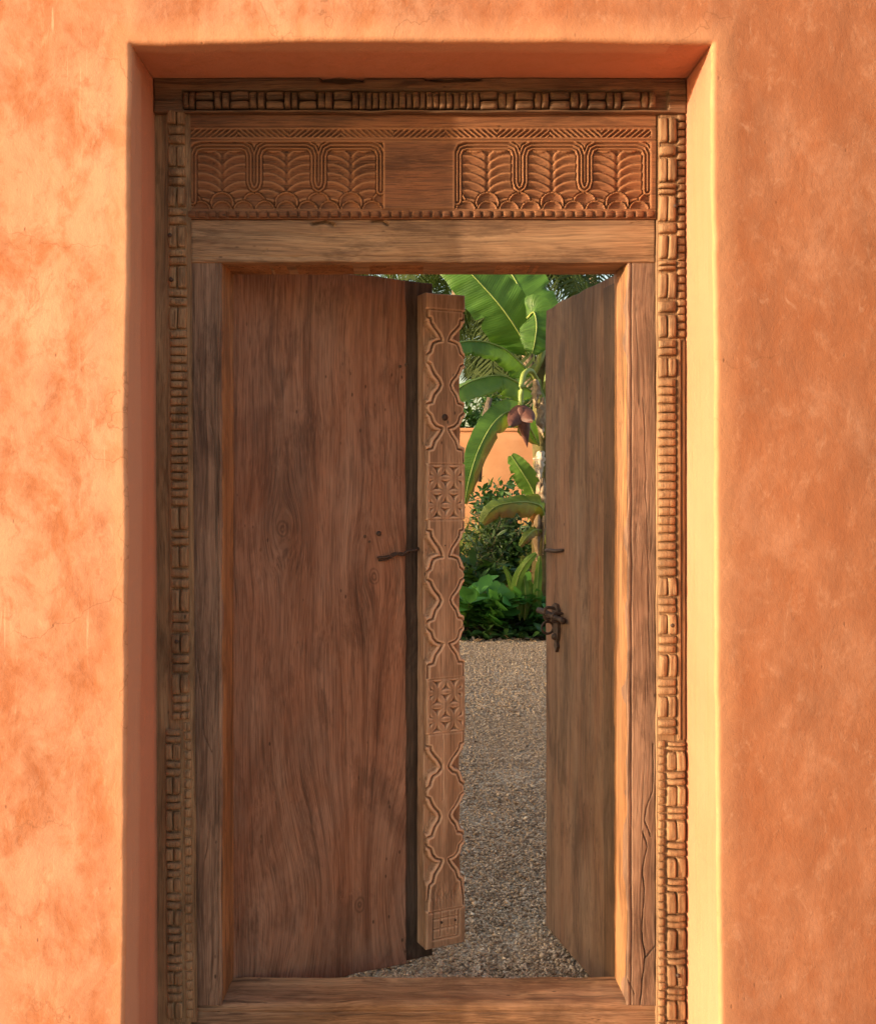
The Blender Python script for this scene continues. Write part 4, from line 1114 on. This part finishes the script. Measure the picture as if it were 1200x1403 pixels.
FR = [frond_mesh(3.5, .9, 1), frond_mesh(3.3, 1.6, 2), frond_mesh(3.0, 2.2, 3)]
def palm(px, Y, ztop, lean, label, seed, nf=17):
    rs = random.Random(seed); x = at(px, 0, Y).x
    r = empty('coconut_palm', (x, Y, 0)); tag(r, label, 'palm tree', 'palm trees beyond the garden wall')
    C = spline([(0, 0, 0), (lean * .2, 0, ztop * .4), (lean * .6, 0, ztop * .75), (lean, 0, ztop)], 30)
    link('trunk', tube('trunk', C, [.19 - .08 * i / 30 + .008 * (i % 2) for i in range(31)], M_bark, 10), r)
    for k in range(nf):
        el = math.radians(rs.uniform(-50, 55)) if k > 5 else math.radians(rs.uniform(40, 75))
        link('frond', FR[k % 3], r, (lean, 0, ztop + .05), (rs.uniform(-.3, .3), -el, k * 2.4 + rs.uniform(-.2, .2)), (1, 1, 1))
palm(610, 21, 7.6, .4, 'coconut palm seen above the left leaf and beside the big banana leaf', 1)
palm(737, 17, 5.6, -.3, 'coconut palm directly behind the banana plant, nearest of the palms', 2)
palm(835, 24, 7.6, -.5, 'coconut palm glimpsed above the open right leaf', 3)
palm(520, 27, 8.6, .4, 'coconut palm whose fronds show in the gap over the left leaf', 4)
palm(700, 29, 8.0, .3, 'farthest coconut palm, between the banana leaves', 5)
palm(660, 34, 7.0, .3, 'slender distant palm low behind the banana leaves', 6)

# dark trees beyond the wall
def tree(px, Y, h, rad, n, label, seed, z0=.35):
    rs = np.random.default_rng(seed); x = at(px, 0, Y).x
    r = empty('broadleaf_tree', (x, Y, 0)); tag(r, label, 'tree')
    link('trunk', tube('trunk', spline([(0, 0, 0), (.08, 0, h * .3), (-.05, 0, h * .6), (0, 0, h * .85)], 12), [.12 - .007 * i for i in range(13)], M_bark), r)
    c = rs.normal(size=(26, 3)) * np.array([rad * .55, rad * .45, h * .2]) + np.array([0, 0, h * .60])
    c[:, 2] = np.clip(c[:, 2], h * z0 * .6, h * .95)
    k = rs.integers(0, 26, n); P = c[k] + rs.normal(size=(n, 3)) * rad * .17
    D = rs.normal(size=(n, 3)); D[:, 2] -= .1
    cloud('crown', P, D, rs.uniform(.6, 1.3, n), M_shrub, r, leaf_shape(.16, .08, 2, .2), seed)
tree(668, 15.0, 3.3, 1.2, 5200, 'dark bushy tree rising over the garden wall under the banana leaves', 11, .3)
tree(720, 15.6, 3.1, 1.1, 4200, 'dark bushy tree over the garden wall behind the banana flower', 12, .3)
tree(800, 15.2, 3.3, 1.2, 3500, 'bushy tree beyond the wall, hidden by the right leaf', 13)
tree(590, 15.2, 3.3, 1.2, 3500, 'bushy tree beyond the wall, hidden by the left leaf', 14)
# leaning bare pole in front of the wall
pr = link('bare_pole', tube('bare_pole', [at(655, 660, 12.0), at(660, 590, 12.0), at(664, 570, 12.0), at(671, 545, 12.0)], [.05, .05, .045, .04], M_bark))
tag(pr, 'slanting bare brown pole standing in front of the garden wall', 'pole')
